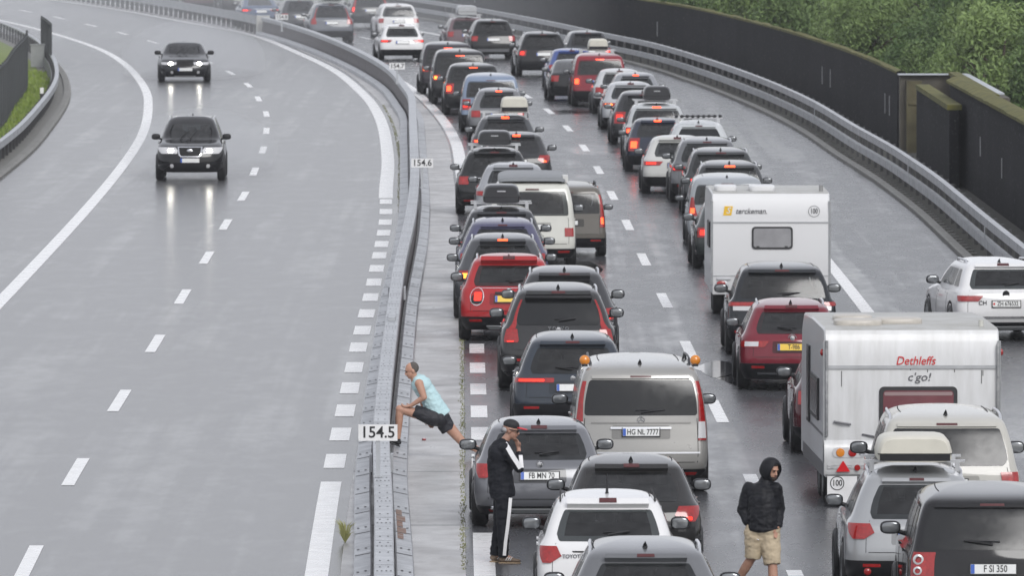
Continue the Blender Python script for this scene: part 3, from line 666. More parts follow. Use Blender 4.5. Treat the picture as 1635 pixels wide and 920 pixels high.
# ------------------------------------------------------------------ cars
TYPES = {
 'suv': dict(L=4.6, W=1.88, H=1.66, belt=1.06, gtop=1.47, ax=(.92, 3.62), wr=.36, rr=.17,
   y0=[(.24,.22),(.32,.10),(.45,.01),(.6,0),(.8,.04),(.98,.09),(1.06,.14),(1.30,.27),(1.48,.37),(1.545,.42),(1.60,.62),(1.635,1.0),(1.655,1.6),(1.66,2.1)],
   y1=[(.24,4.45),(.45,4.6),(.7,4.57),(.88,4.45),(.98,4.1),(1.04,3.65),(1.08,3.40),(1.3,3.05),(1.5,2.72),(1.56,2.6),(1.62,2.45),(1.655,2.3),(1.66,2.2)],
   w=[(.24,.82),(.35,.92),(.55,.94),(.8,.935),(.98,.91),(1.06,.855),(1.3,.765),(1.5,.675),(1.56,.64),(1.60,.59),(1.635,.48),(1.655,.31),(1.66,.12)]),
 'hatch': dict(L=4.2, W=1.78, H=1.48, belt=.97, gtop=1.32, ax=(.78, 3.38), wr=.32, rr=.16,
   y0=[(.2,.2),(.35,.05),(.5,0),(.7,.02),(.88,.08),(.95,.14),(1.0,.2),(1.15,.36),(1.33,.54),(1.37,.58),(1.42,.80),(1.455,1.2),(1.475,1.7),(1.48,1.95)],
   y1=[(.2,4.05),(.45,4.2),(.65,4.15),(.8,3.95),(.88,3.6),(.93,3.25),(.97,3.05),(1.15,2.7),(1.35,2.3),(1.4,2.2),(1.455,2.1),(1.48,2.02)],
   w=[(.2,.8),(.35,.87),(.55,.89),(.78,.88),(.9,.86),(.97,.815),(1.15,.745),(1.33,.67),(1.38,.64),(1.42,.59),(1.455,.48),(1.475,.3),(1.48,.1)]),
 'estate': dict(L=4.65, W=1.80, H=1.48, belt=.97, gtop=1.32, ax=(.98, 3.65), wr=.33, rr=.16,
   y0=[(.2,.2),(.35,.05),(.5,0),(.7,.02),(.88,.06),(.95,.10),(1.0,.15),(1.15,.27),(1.33,.42),(1.37,.46),(1.42,.70),(1.455,1.2),(1.475,1.9),(1.48,2.2)],
   y1=[(.2,4.5),(.45,4.65),(.65,4.6),(.8,4.4),(.88,4.0),(.93,3.6),(.97,3.4),(1.15,3.05),(1.35,2.65),(1.4,2.55),(1.455,2.42),(1.48,2.3)],
   w=[(.2,.81),(.35,.88),(.55,.90),(.78,.89),(.9,.87),(.97,.825),(1.15,.755),(1.33,.68),(1.38,.65),(1.42,.60),(1.455,.48),(1.475,.3),(1.48,.1)]),
 'van': dict(L=4.9, W=1.92, H=1.92, belt=1.13, gtop=1.66, ax=(.95, 4.0), wr=.34, rr=.12,
   y0=[(.25,.15),(.4,.03),(.55,0),(.8,.03),(1.15,.08),(1.5,.14),(1.72,.2),(1.80,.26),(1.85,.45),(1.89,.9),(1.91,1.7),(1.92,2.6)],
   y1=[(.25,4.75),(.5,4.9),(.8,4.85),(.95,4.6),(1.05,4.3),(1.15,4.0),(1.5,3.5),(1.75,3.15),(1.82,3.05),(1.89,2.95),(1.92,2.8)],
   w=[(.25,.86),(.4,.94),(.6,.96),(1.0,.95),(1.15,.93),(1.5,.88),(1.72,.82),(1.8,.78),(1.85,.71),(1.89,.58),(1.91,.4),(1.92,.1)]),
 'box': dict(L=4.75, W=1.94, H=1.80, belt=1.14, gtop=1.60, ax=(.90, 3.75), wr=.37, rr=.12,
   y0=[(.25,.15),(.4,.02),(.6,0),(1.0,.04),(1.14,.08),(1.4,.19),(1.6,.28),(1.68,.33),(1.73,.5),(1.77,1.0),(1.79,1.7),(1.8,2.2)],
   y1=[(.25,4.65),(.5,4.75),(.8,4.72),(1.0,4.6),(1.06,4.1),(1.12,3.6),(1.2,3.35),(1.5,3.0),(1.65,2.8),(1.72,2.7),(1.77,2.6),(1.8,2.4)],
   w=[(.25,.86),(.4,.95),(.65,.97),(1.0,.96),(1.14,.92),(1.4,.86),(1.6,.80),(1.68,.76),(1.73,.69),(1.77,.56),(1.79,.38),(1.8,.1)]),
 'coupe': dict(L=4.65, W=1.84, H=1.42, belt=.98, gtop=1.30, ax=(.98, 3.75), wr=.33, rr=.18,
   y0=[(.2,.2),(.35,.05),(.5,0),(.75,.02),(.92,.06),(.98,.15),(1.05,.42),(1.15,.75),(1.28,1.2),(1.34,1.45),(1.38,1.7),(1.41,2.0),(1.42,2.3)],
   y1=[(.2,4.5),(.45,4.65),(.65,4.6),(.8,4.4),(.88,4.0),(.93,3.7),(.98,3.45),(1.15,3.1),(1.32,2.75),(1.38,2.6),(1.41,2.5),(1.42,2.4)],
   w=[(.2,.82),(.35,.9),(.55,.92),(.78,.91),(.92,.88),(1.0,.83),(1.15,.75),(1.3,.67),(1.35,.63),(1.38,.56),(1.41,.36),(1.42,.12)]),
}

import copy as _cp
def _var(src, name, dz=0, slope_=0, nar=0, **k):
    T = _cp.deepcopy(TYPES[src]); B = T['belt']; G = T['gtop']
    T['y0'] = [(z, y+(slope_*max(0, min(1, (z-B+.05)/(G-B)))) if y < 1.5 else y) for z, y in T['y0']]
    T['w'] = [(z, w-nar*max(0, min(1, (z-B)/(G-B))) if w > .3 else w) for z, w in T['w']]
    T.update(k); TYPES[name] = T
_var('suv', 'cross', slope_=.16, nar=.02, rr=.24)
_var('suv', 'suvb', slope_=-.06, nar=-.03, rr=.12)
_var('hatch', 'hatchb', slope_=.12, nar=.015, rr=.22)
_var('estate', 'estateb', slope_=.14, nar=.02, rr=.20)

class Shell:
    def __init__(s, T):
        s.T = T; s.y0 = clamped(T['y0']); s.y1 = clamped(T['y1']); s.w = clamped(T['w'])
        s.z0 = T['y0'][0][0]; s.z1 = T['H']
    def P(s, a, z):
        sg = -1 if a < 0 else 1; a = abs(a); T = s.T
        w, y0, y1 = s.w(z), s.y0(z), s.y1(z); k = min(1.0, (y1-y0)/1.8)
        up = min(1, max(0, (z-T['belt']+.1)/.3))
        rr = min(T['rr']*(1-.25*up), w*.4)*k; rrY = rr*1.25; bow = (.075-.03*up)*k
        rf = min(.34*(1-.5*up), w*.45)*k; rfY = rf*1.3; bf = (.16)*k
        yA = y0+bow*((w-rr)/w)**2; yF = y1-bf*((w-rf)/w)**2
        if a <= 1: x = a*(w-rr); y = y0+bow*(x/w)**2
        elif a <= 2:
            t = (a-1)*math.pi/2; x = w-rr+rr*math.sin(t); y = yA+rrY*(1-math.cos(t))
        elif a <= 3:
            t = a-2; x = w*(1+.012*math.sin(math.pi*t)-.03*t**3); y = yA+rrY+(yF-rfY-yA-rrY)*t
        elif a <= 4:
            t = (a-3)*math.pi/2; w2 = w*.97; x = w2-rf+rf*math.cos(t); y = yF-rfY+rfY*math.sin(t)
        else:
            t = 5-a; x = t*(w*.97-rf); y = y1-bf*(x/w)**2
        return Vector((sg*x, y, z))
    def F(s, t, z):   # front-centred parameter
        return s.P(math.copysign(5-abs(t), t if t != 0 else 1), z)
    def roofz(s, y):
        best = s.z1
        for i in range(60):
            z = s.T['gtop']+(s.z1-s.T['gtop'])*i/59
            if s.y0(z) >= y: return z
        return best
    def nrm(s, fn, a, z):
        e = .01; p = fn(a, z); da = fn(a+e, z)-fn(a-e, z); dz = fn(a, min(z+e, s.z1))-fn(a, z-e)
        n = da.cross(dz)
        if n.length < 1e-9: return Vector((0,0,1))
        n.normalize()
        c = Vector((0, s.T['L']/2, s.T['H']*.45))
        if n.dot(p-c) < 0: n = -n
        return n
    def patch(s, b, rows, off=.004, nx=8, ny=3, fn=None, rad=0.0, mi=0, spm=1.3, back=.012):
        fn = fn or s.P; rows = sorted(rows); zs = []
        z0, z1 = rows[0][0], rows[-1][0]
        for i in range(len(rows)-1):
            for k in range(ny): zs.append(rows[i][0]+(rows[i+1][0]-rows[i][0])*k/ny)
        zs.append(z1)
        if rad:
            for q in (.08, .25, .5, 1): zs += [z0+rad*q, z1-rad*q]
            zs = sorted(set(round(z, 5) for z in zs if z0 <= z <= z1))
        outer = []; inner = []
        for z in zs:
            j = 0
            while j < len(rows)-2 and z > rows[j+1][0]: j += 1
            t = (z-rows[j][0])/(rows[j+1][0]-rows[j][0]); a = rows[j][1]*(1-t)+rows[j+1][1]*t; c = rows[j][2]*(1-t)+rows[j+1][2]*t
            if rad:
                d = min(z-z0, z1-z)
                if d < rad:
                    ins = (rad-math.sqrt(max(0, rad*rad-(rad-d)**2)))*spm; ins = min(ins, (c-a)*.45); a += ins; c -= ins
            for i in range(nx+1):
                v = a+(c-a)*i/nx; p = fn(v, z); n = s.nrm(fn, v, z); outer.append(p+n*off); inner.append(p-n*back)
        m = nx+1; R_ = len(zs); N = R_*m; fs = []
        for j in range(R_-1):
            for i in range(nx): fs.append((j*m+i, j*m+i+1, (j+1)*m+i+1, (j+1)*m+i))
        ring = [i for i in range(m)] + [j*m+nx for j in range(1, R_)] + [(R_-1)*m+i for i in range(nx-1, -1, -1)] + [j*m for j in range(R_-2, 0, -1)]
        for q in range(len(ring)): a, c = ring[q], ring[(q+1) % len(ring)]; fs.append((c, a, a+N, c+N))
        k0 = (R_//2-1 if R_ > 2 else 0)*m+nx//2; e1 = outer[k0+(1 if nx > 1 else 0)-(0 if nx > 1 else 0)]-outer[k0] if nx > 1 else outer[1]-outer[0]; e2 = outer[k0+m]-outer[k0]
        if e1.cross(e2).dot(outer[k0]-inner[k0]) < 0: fs = [f_[::-1] for f_ in fs]
        b.add(outer+inner, fs, mi)

_wheel = None
def wheel_meshes():
    global _wheel
    if _wheel: return _wheel
    b = MB(); b.lathe([(-.11,.68),(-.115,.85),(-.095,.965),(-.06,1.0),(.06,1.0),(.095,.965),(.115,.85),(.11,.68),(.0,.66),(-.11,.68)], 'x', n=28)
    t = b.build('tyre', RUBBER)
    b = MB(); b.lathe([(.10,.69),(.105,.62),(.085,.58),(.07,.15),(.085,.10),(.085,.001)], 'x', n=20)
    r = b.build('rim', RIM)
    for k in range(5):
        pass
    _wheel = (t.data, r.data); bpy.data.objects.remove(t); bpy.data.objects.remove(r); return _wheel

def raw(name, me, parent):
    o = bpy.data.objects.new(name, me); COL.objects.link(o); o.parent = parent; return o

def tail_rows(style, T):
    B = T['belt']; G = T['gtop']
    S = {
     'pillar': [([(B-.06,.95,1.28),(B+.08,1.0,1.2),(G-.02,1.04,1.17)], 4), ([(B-.27,.86,1.40),(B-.23,.84,1.45),(B-.062,.90,1.38)], 3)],
     'block': [([(B-.28,.86,1.5),(B-.08,.84,1.55)], 4)],
     'wide': [([(B-.22,.70,1.7),(B-.12,.58,1.8)], 3)],
     'slim': [([(B-.14,.40,1.8),(B-.07,.40,1.85)], 3)],
     'tri': [([(B-.25,1.0,1.4),(B-.17,.82,1.6),(B-.06,.92,1.75)], 3)],
     'oval': [([(B-.32,.66,.98),(B-.04,.66,.98)], 3)],
     'tall': [([(B-.34,.97,1.5),(B+.0,1.0,1.5),(G-.02,1.08,1.45)], 5)],
     'sidewin': [([(B-.28,.86,1.5),(B+.0,.96,1.5),(B+.22,1.0,1.4)], 5)],
     'low': [([(B-.42,.86,1.4),(B-.24,.86,1.4)], 3)],
     'stack': [([(B-.38,.80,1.5),(B-.03,.80,1.5)], 4)],
    }
    return S[style]

def make_car(name, T_, col, label, cat, group=None, L=None, W=None, H=None, tail='block', lit=0, top_lit=0, plate=None, plate_z=None, plate_kind='eu',
             rails=None, privacy=False, det=1, metal=.0, mirror_col=None, plastic=.0, box=None, wiper=True, spoiler=True, fin=True, front=False, bars=False, roof_col=None, tail_mix=None, chrome=False, lower=.22):
    rv = random.Random(label)
    if T_ == 'suv' and not front: T_ = rv.choice(['suv','cross','cross','suvb'])
    elif T_ == 'hatch': T_ = rv.choice(['hatch','hatchb'])
    elif T_ == 'estate' and not front: T_ = rv.choice(['estate','estateb'])
    lower = lower if lower != .22 else rv.choice([.12,.2,.28,.34]); wf_ = rv.choice([1,1,-1]); so_ = rv.choice([.06,.09,.12])
    T = TYPES[T_]; S = Shell(T); P = S.P; B, G = T['belt'], T['gtop']
    root = empty(name); tag(root, label, cat, group)
    root.scale = ((W or T['W'])/T['W'], (L or T['L'])/T['L'], (H or T['H'])/T['H'])
    pm = paint(col, metal)
    # body ------------------------------------------------------
    zs = []
    ks = [p[0] for p in T['y0']]
    zs += [ks[0]+(B-.2-ks[0])*i/8 for i in range(8)] + [B-.2+(.26)*i/9 for i in range(9)] + [B+.06+(G-.025-B-.06)*i/5 for i in range(6)] + [G]
    top = [(G+.02)+(T['H']-G-.02)*(1-(1-i/10)**2) for i in range(11)]
    zs += top; zs = sorted(set(round(z, 4) for z in zs))
    ss = [0,.3,.6,.85,1,1.25,1.5,1.75,2,2.12,2.25,2.4,2.55,2.7,2.85,3,3.25,3.5,3.75,4,4.3,4.65]
    ring = ss + [5] + [-x for x in ss[:0:-1]]
    b = MB(); n = len(ring); vs = [P(a, z) for z in zs for a in ring]; fs = []
    holes = (not privacy) and det >= .5
    def hole(i, z0, z1):
        if not holes or z0 < B+.055 or z1 > G-.02: return False
        a, c = ring[i], ring[(i+1) % n]
        if a == -.3 or c == 0: a, c = -abs(a), 0
        lo, hi = sorted((abs(a), abs(c)))
        if T_ == 'coupe': return hi <= .61 or (lo >= 4 and T_ != 'van')
        if hi <= .86: return True
        if lo >= 4.29 or (lo == 4.0): return True
        return (lo, hi) in ((2.12,2.25),(2.4,2.55),(2.7,2.85)) and T_ != 'van'
    for j in range(len(zs)-1):
        for i in range(n):
            if hole(i, zs[j], zs[j+1]): continue
            fs.append((j*n+i, j*n+(i+1)%n, (j+1)*n+(i+1)%n, (j+1)*n+i))
    fs.append(tuple((len(zs)-1)*n+i for i in range(n))); b.add(vs, fs, 0)
    b.add([P(a, zs[0]) for a in ring], [tuple(range(n))[::-1]], 1)
    body = b.build('body', [pm, DARK], root, angle=50)
    # glass -----------------------------------------------------
    gm_ = PRIV if privacy else (CLEAR if holes else GLASS)
    b = MB()
    if T_ == 'van': S.patch(b, [(B+.02,-.98,.98),(G,-.97,.97)], nx=16, ny=5, rad=.04)
    elif T_ == 'coupe': S.patch(b, [(B+.05,-.90,.90),(G-.01,-.84,.84)], nx=16, ny=6, rad=.03)
    else: S.patch(b, [(B+.0,-.93,.93),(B+.08,-1.0,1.0),(G,-.98,.98)], nx=16, ny=4, rad=.03)
    rw = b.build('rear_window', gm_, root, angle=60)
    b = MB(); S.patch(b, [(B+.03,-.98,.98),(G+.0,-.94,.94)], nx=12, ny=5, fn=S.F, rad=.02); b.build('windshield', (CLEARF if holes else WSHIELD), root, angle=60)
    cuts = [(2.08,2.27),(2.31,2.60),(2.63,2.96)] if T_ not in ('van',) else [(2.04,2.36),(2.38,2.68),(2.70,2.96)]
    if T_ == 'coupe': cuts = [(2.25,2.56),(2.60,2.95)]
    for sg in (1, -1):
        if not front and sg == 1 and det < 1: continue
        for (a, c) in cuts:
            b = MB(); r = [(B+.03,a,c),(G-.01,a+.01 if a > 2.2 else a+.05,c-(.0 if c < 2.9 else .03))]
            S.patch(b, [(z, *sorted((sg*q, sg*w_))) for z, q, w_ in r], nx=4, ny=3, rad=.02, spm=.4)
            b.build('side_window', gm_, root, angle=60)
    if holes:
        b = MB(); yr, yf = S.y0(B)+.12, S.y1(B)-.35; hw_ = S.w(B)-.08
        b.box(-hw_, hw_, yr, yf, B-.34, B-.10); b.build('cabin_floor', SEATM, root, smooth=False)
        ys_ = T['ax'][0]+.55
        b = MB(); b.sell((0, ys_, B-.10), (hw_*.9, .09, .26), .3, .3, nu=8, nv=16)
        for x in (-.42, 0, .42): b.sell((x, ys_-.02, B+.20), (.12, .05, .085), .6, .6, nu=8, nv=12)
        b.build('rear_seat', SEATM, root)
        for x in (-.37, .37):
            b = MB(); b.sell((x, ys_+.95, B-.06), (.24, .09, .32), .4, .4, nu=8, nv=14); b.sell((x, ys_+.93, B+.30), (.13, .055, .10), .6, .6, nu=8, nv=12); b.build('front_seat', SEATM, root)
        b = MB(); b.sell((-.37, ys_+1.05, B+.24), (.085, .10, .12), 1, 1, nu=8, nv=12); b.sell((-.37, ys_+1.05, B-.02), (.22,.12,.20), .8, .8, nu=8, nv=12); b.build('driver', mat('driver_clothes', (.05,.045,.045), rough=.9) if not bpy.data.materials.get('driver_clothes') else bpy.data.materials['driver_clothes'], root)
        b = MB(); b.box(-.12,.12, S.y1(G-.08)-.16, S.y1(G-.08)-.12, G-.13, G-.07); b.build('rear_view_mirror', SEATM, root, smooth=False)
    # lower trim and bumper --------------------------------------
    b = MB(); zb = T['y0'][0][0]
    S.patch(b, [(zb+.01,-1.9,1.9),(zb+lower,-1.85,1.85)], off=.010, nx=22, ny=3)
    bp = b.build('bumper', PLASTIC, root, angle=50)
    if det >= 1:
        b = MB(); S.patch(b, [(zb+lower+.10,-.92,.92),(zb+lower+.108,-.92,.92)], off=.0025, nx=14, ny=1)
        for sg in (1,-1): S.patch(b, [(zb+lower+.10,*sorted((sg*.965,sg*.975))),(B-.02,*sorted((sg*.965,sg*.975)))], off=.0025, nx=1, ny=5)
        for sg in (1,-1):
            for q in (2.31, 2.62): S.patch(b, [(zb+.14,*sorted((sg*q,sg*(q+.004)))),(B+.0,*sorted((sg*q,sg*(q+.004))))], off=.0025, nx=1, ny=5)
        b.build('shut_line', DARK, root, angle=60)
        for sg in (1,-1):
            b = MB(); S.patch(b, [(zb+lower-.08,*sorted((sg*.7,sg*1.05))),(zb+lower-.04,*sorted((sg*.7,sg*1.05)))], off=.014, nx=4, ny=1); b.build('reflector', TAIL, root)
            for q in (2.36, 2.68):
                p = P(sg*q, B-.10); b = MB(); b.box(p.x-.02 if sg < 0 else p.x-.01, p.x+.01 if sg < 0 else p.x+.02, p.y-.09, p.y+.09, p.z-.012, p.z+.012); b.build('door_handle', pm, root)
    # roof spoiler ----------------------------------------------
    if spoiler and T_ != 'coupe':
        b = MB(); S.patch(b, [(G+.015,-.93,.93),(G+.055,-.95,.95)], off=so_ if T_ not in ('van','box') else .03, nx=14, ny=2); b.build('spoiler', pm, root, angle=50)
    b = MB(); S.patch(b, [(G+.028,-.2,.2),(G+.052,-.2,.2)], off=so_+.012 if spoiler and T_ not in ('coupe','van','box') else .036, nx=6, ny=1)
    b.build('high_brake_light', BRAKE_ON if top_lit else TAIL_DK, root)
    # tail lights -----------------------------------------------
    for sg in (1, -1):
        for rows, ny in tail_rows(tail, T):
            b = MB(); S.patch(b, [(z, *sorted((sg*a, sg*c))) for z, a, c in rows], off=.018, nx=9, ny=ny, rad=.012 if tail != 'oval' else .13, spm=1.2)
            tl = b.build('tail_light', TAIL, root, angle=55)
            if rows is tail_rows(tail, T)[-1][0] or len(tail_rows(tail, T)) == 1 or rows[0][0] < B-.1:
                z0, a0, c0 = rows[0]; z1, a1, c1 = rows[1 if len(rows) > 2 else -1]
                zz0 = z0+(z1-z0)*.25; zz1 = z0+(z1-z0)*.75; aa = a0+(c0-a0)*.15; cc = a0+(c0-a0)*.72
                if zz1-zz0 < .03: zz0, zz1 = z0+.012, z1-.012
                if lit:
                    b = MB(); S.patch(b, [(zz0, *sorted((sg*aa, sg*cc))),(zz1, *sorted((sg*aa, sg*cc)))], off=.021, nx=5, ny=2, rad=.015)
                    b.build('lamp', {1: TAIL_ON, 2: BRAKE_ON, 3: AMBER_ON}[lit], tl)
                elif not tail_mix:
                    b = MB(); S.patch(b, [(zz0, *sorted((sg*aa, sg*cc))),(zz1, *sorted((sg*aa, sg*cc)))], off=.021, nx=5, ny=2, rad=.015); b.build('lamp', TAIL_IN, tl)
                else:
                    b = MB(); S.patch(b, [(z0+.012, *sorted((sg*aa, sg*cc))),(z0+(z1-z0)*tail_mix, *sorted((sg*aa, sg*cc)))], off=.021, nx=5, ny=2, rad=.01); b.build('reversing_lamp', LENS, tl)
    # plate -----------------------------------------------------
    pz = plate_z if plate_z is not None else (B-.22); p = P(0, pz); nn = S.nrm(P, 0, pz); tilt = math.atan2(nn.z, -nn.y)
    pe = empty('plate_mount'); 
    bpy.data.objects.remove(pe)
    b = MB(); b.box(-.275,.275,-.012,.004,-.068,.068, 1); b.box(-.26,.26,-.016,-.0121,-.055,.055, 0)
    if plate_kind == 'eu': b.box(-.258,-.215,-.0175,-.0161,-.053,.053, 2)
    if plate_kind == 'ch': b.box(-.250,-.215,-.0175,-.0161,-.02,.02, 3)
    if plate_kind == 'nl': b.box(-.258,-.215,-.0175,-.0161,-.053,.053, 2)
    pl = b.build('licence_plate', [PLATE_Y if plate_kind == 'nl' else PLATE, PLASTIC, PLATE_B, PLATE_R], root, smooth=False)
    pl.location = p+nn*.012; pl.rotation_euler = (-tilt, 0, 0)
    if plate: text_mesh(plate, .115, INK, pl, (.024,-.018,0), bold=.0015, sx=.74)
    # recess shade around plate, painted as a flat patch of darkened body colour
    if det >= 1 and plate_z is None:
        b = MB(); S.patch(b, [(pz-.10,-.50,.50),(pz+.10,-.50,.50)], off=.002, nx=8, ny=2, rad=.03); b.build('plate_recess_shade', paint(tuple(c*.6 for c in col), metal), root)
    # wheels ----------------------------------------------------
    tm, rm = wheel_meshes()
    for ya in T['ax']:
        for sg in (1, -1):
            xw = P(2.3, .5).x
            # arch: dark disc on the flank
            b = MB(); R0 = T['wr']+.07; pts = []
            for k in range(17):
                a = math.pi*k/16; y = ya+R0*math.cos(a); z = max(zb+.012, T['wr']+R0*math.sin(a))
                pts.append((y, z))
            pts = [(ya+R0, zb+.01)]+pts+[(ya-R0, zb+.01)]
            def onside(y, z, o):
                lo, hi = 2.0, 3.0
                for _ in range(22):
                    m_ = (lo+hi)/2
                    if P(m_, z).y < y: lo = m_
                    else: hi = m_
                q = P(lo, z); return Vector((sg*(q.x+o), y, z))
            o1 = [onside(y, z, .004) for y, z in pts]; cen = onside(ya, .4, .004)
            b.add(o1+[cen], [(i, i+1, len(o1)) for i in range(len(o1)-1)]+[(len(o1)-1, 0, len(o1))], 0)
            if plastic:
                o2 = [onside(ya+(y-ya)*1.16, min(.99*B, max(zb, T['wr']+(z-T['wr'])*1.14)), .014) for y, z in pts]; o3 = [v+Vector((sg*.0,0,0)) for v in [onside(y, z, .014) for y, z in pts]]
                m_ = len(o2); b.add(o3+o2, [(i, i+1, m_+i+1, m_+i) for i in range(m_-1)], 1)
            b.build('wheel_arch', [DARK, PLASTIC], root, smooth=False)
            wv = raw('wheel', tm, root); wv.location = (sg*(xw-.092), ya, T['wr']); wv.scale = (sg*1.0, T['wr'], T['wr'])
            wv.scale = (1.0, T['wr'], T['wr'])
            if sg < 0: wv.rotation_euler = (0,0,math.pi)
            raw('rim', rm, wv)
    # mirrors ---------------------------------------------------
    mcm = mirror_col if mirror_col else PLASTIC
    for sg in (1, -1):
        p = P(sg*2.93, B+.04); c = Vector((p.x+sg*.17, p.y+.02, B+.07))
        b = MB(); b.sell(tuple(c), (.122,.065,.080), .7, .6, nu=10, nv=16); b.tube([(p.x-sg*.03, p.y, B-.01),(p.x+sg*.07, p.y+.01, B+.02),(c.x-sg*.04, c.y, c.z-.03)], .03, 6)
        mo = b.build('wing_mirror', mcm, root)
        b = MB(); b.sell((c.x, c.y-.062, c.z), (.103,.012,.063), .6, .6, nu=8, nv=14); b.build('mirror_glass', MIRG, mo)
    if det >= 1 and not front and T_ not in ('coupe','van','box'):
        p = P(0, B-.065); b = MB(); b.lathe([(0,.045),(-.012,.042),(-.014,.001)], 'y', (0, p.y-.012, B-.065), n=16); b.build('badge', CHROME if rv.random() < .7 else PLASTIC, root)
        if rv.random() < .5:
            b = MB(); S.patch(b, [(zb+.03,-.55,.55),(zb+.09,-.62,.62)], off=.022, nx=8, ny=1, rad=.02); b.build('skid_plate', mat('satin_trim', (.28,.29,.30), rough=.4) if not bpy.data.materials.get('satin_trim') else bpy.data.materials['satin_trim'], root)
        if rv.random() < .5:
            b = MB(); S.patch(b, [(B-.125,-.62,.62),(B-.11,-.64,.64)], off=.010, nx=10, ny=1); b.build('tailgate_strip', CHROME if rv.random() < .4 else DARK, root)
    if det >= 1:
        zz = T['gtop']
        while S.w(zz) > .60*T['w'][2][1] and zz < T['H']-.01: zz += .002
        for sg in (1, -1):
            pts = [tuple(Vector((sg*P(2.0+.97*k/8, zz).x, P(2.0+.97*k/8, zz).y, zz+.001))) for k in range(9)]
            b = MB(); b.tube(pts, .007, 4); b.build('roof_groove', DARK, root)
    # fin / wiper / rails ---------------------------------------
    if fin:
        y = T['y0'][-4][1]+.1; z = S.roofz(y)-.01; b = MB(); b.tube([(0,y+.12,z),(0,y+.05,z+.045),(0,y-.02,z+.085)], [.035,.022,.004], 6); b.box(-.012,.012,y-.05,y+.1,z,z+.03); b.build('antenna', INK, root)
    if wiper and T_ != 'coupe':
        p = P(0, B+.06)+S.nrm(P, 0, B+.06)*.02; q = P(.42*wf_, B+.10)+S.nrm(P, .42*wf_, B+.10)*.022
        b = MB(); b.tube([tuple(p), tuple((p+q)/2+Vector((0,-.015,.005))), tuple(q)], [.016,.012,.008], 5); r_ = P(-.1*wf_, B+.09)+S.nrm(P, -.1*wf_, B+.09)*.016; b.tube([tuple(r_), tuple(q)], .008, 4); b.build('wiper', INK, root)
    if rails:
        for sg in (1, -1):
            zz = G+.10 if T_ != 'van' else T['H']-.075; pts = []
            for k in range(9):
                a = 2.02+.93*k/8; p = P(a, zz); h = (.045 if T_ != 'van' else .085) if 0 < k < 8 else -.01
                pts.append((sg*(p.x-.01), p.y+(.05 if k == 0 else 0), zz+h+.012*math.sin(math.pi*k/8)))
            b = MB(); b.tube(pts, .017, 6)
            for k in (2, 6): b.tube([pts[k], (pts[k][0], pts[k][1], zz-.02)], .014, 5)
            b.build('roof_rail', rails, root)
    if box or bars:
        zr = T['H']-.01
        for yb in (1.15, 2.25):
            b = MB(); b.box(-.66,.66,yb-.035,yb+.035,zr+.075,zr+.105); 
            for sg in (1,-1): b.box(sg*.56-.03,sg*.56+.03,yb-.04,yb+.04,zr-.09,zr+.08)
            b.build('roof_bar', ALU, root, smooth=False)
    if box:
        bm_, bw, bl, bh, bx, dark_low = box
        zr = T['H']+.10; b = MB(); secs = []
        m_ = 20
        for j, (ty, kw, kh) in enumerate(((0,.90,.80),(.02,.97,.92),(.10,1,1),(.5,1,1),(.85,.9,.75),(.97,.7,.4),(1,.5,.2))):
            ring_ = []
            for k in range(m_):
                a = 2*math.pi*k/m_; cx_ = math.copysign(abs(math.cos(a))**.35, math.cos(a)); sz = math.copysign(abs(math.sin(a))**(.42 if math.sin(a) > 0 else .25), math.sin(a))
                ring_.append((bx+cx_*bw/2*kw*(1 if sz < 0 else 1-.10*sz), .55+ty*bl, zr+bh*.38+(sz*bh*.62*kh if sz > 0 else sz*bh*.38)))
            secs += ring_
        fs = []; mis = []
        for j in range(6):
            for k in range(m_):
                fs.append((j*m_+k, j*m_+(k+1)%m_, (j+1)*m_+(k+1)%m_, (j+1)*m_+k))
        b.add(secs, fs, 0); b.add(secs[:m_], [tuple(range(m_))[::-1]], 0); b.add(secs[-m_:], [tuple(range(m_))], 0)
        bo = b.build('roof_box', bm_, root, angle=40)
        b = MB(); b.box(bx-bw/2*.985, bx+bw/2*.985, .545, .555+bl*.8, zr+bh*.30, zr+bh*.335); 
        if dark_low: b.box(bx-bw/2*.93, bx+bw/2*.93, .538, .60+bl*.8, zr+.02, zr+bh*.30)
        b.build('box_seam', PLASTIC if dark_low else DARK, bo, smooth=False)
        if not dark_low:
            b = MB(); b.box(bx-.09, bx+.09, .535, .545, zr+bh*.62, zr+bh*.68); b.build('box_badge', ALU, bo, smooth=False)
    # front fascia ----------------------------------------------
    if front:
        F = S.F
        for sg in (1, -1):
            b = MB(); S.patch(b, [(z, *sorted((sg*a, sg*c))) for z, a, c in ([(B-.33,.62,1.45),(B-.24,.60,1.7),(B-.17,.72,1.85)] if front == 1 else [(B-.34,.60,1.6),(B-.25,.55,1.8)])], off=.012, nx=8, ny=3, fn=F, rad=.02); hl = b.build('headlight', LENS, root)
            zc = B-.255 if front == 1 else B-.30
            b = MB(); S.patch(b, [(zc-.042,*sorted((sg*.82,sg*1.08))),(zc+.042,*sorted((sg*.82,sg*1.08)))], off=.018, nx=5, ny=3, fn=F, rad=.05); b.build('lamp', HEAD_ON, hl)
            b = MB(); S.patch(b, [(zb+.13,*sorted((sg*.80,sg*.98))),(zb+.22,*sorted((sg*.80,sg*.98)))], off=.016, nx=4, ny=2, fn=F, rad=.045); b.build('fog_light', LENS, root)
        b = MB()
        gr_ = [(B-.39,-.42,.42),(B-.34,-.50,.50),(B-.17,-.55,.55)]
        S.patch(b, [(B-.41,-.46,.46),(B-.35,-.56,.56),(B-.15,-.62,.62)], off=.006, nx=12, ny=2, fn=F, rad=.02, mi=1); S.patch(b, gr_, off=.010, nx=12, ny=3, fn=F, rad=.02, mi=0)
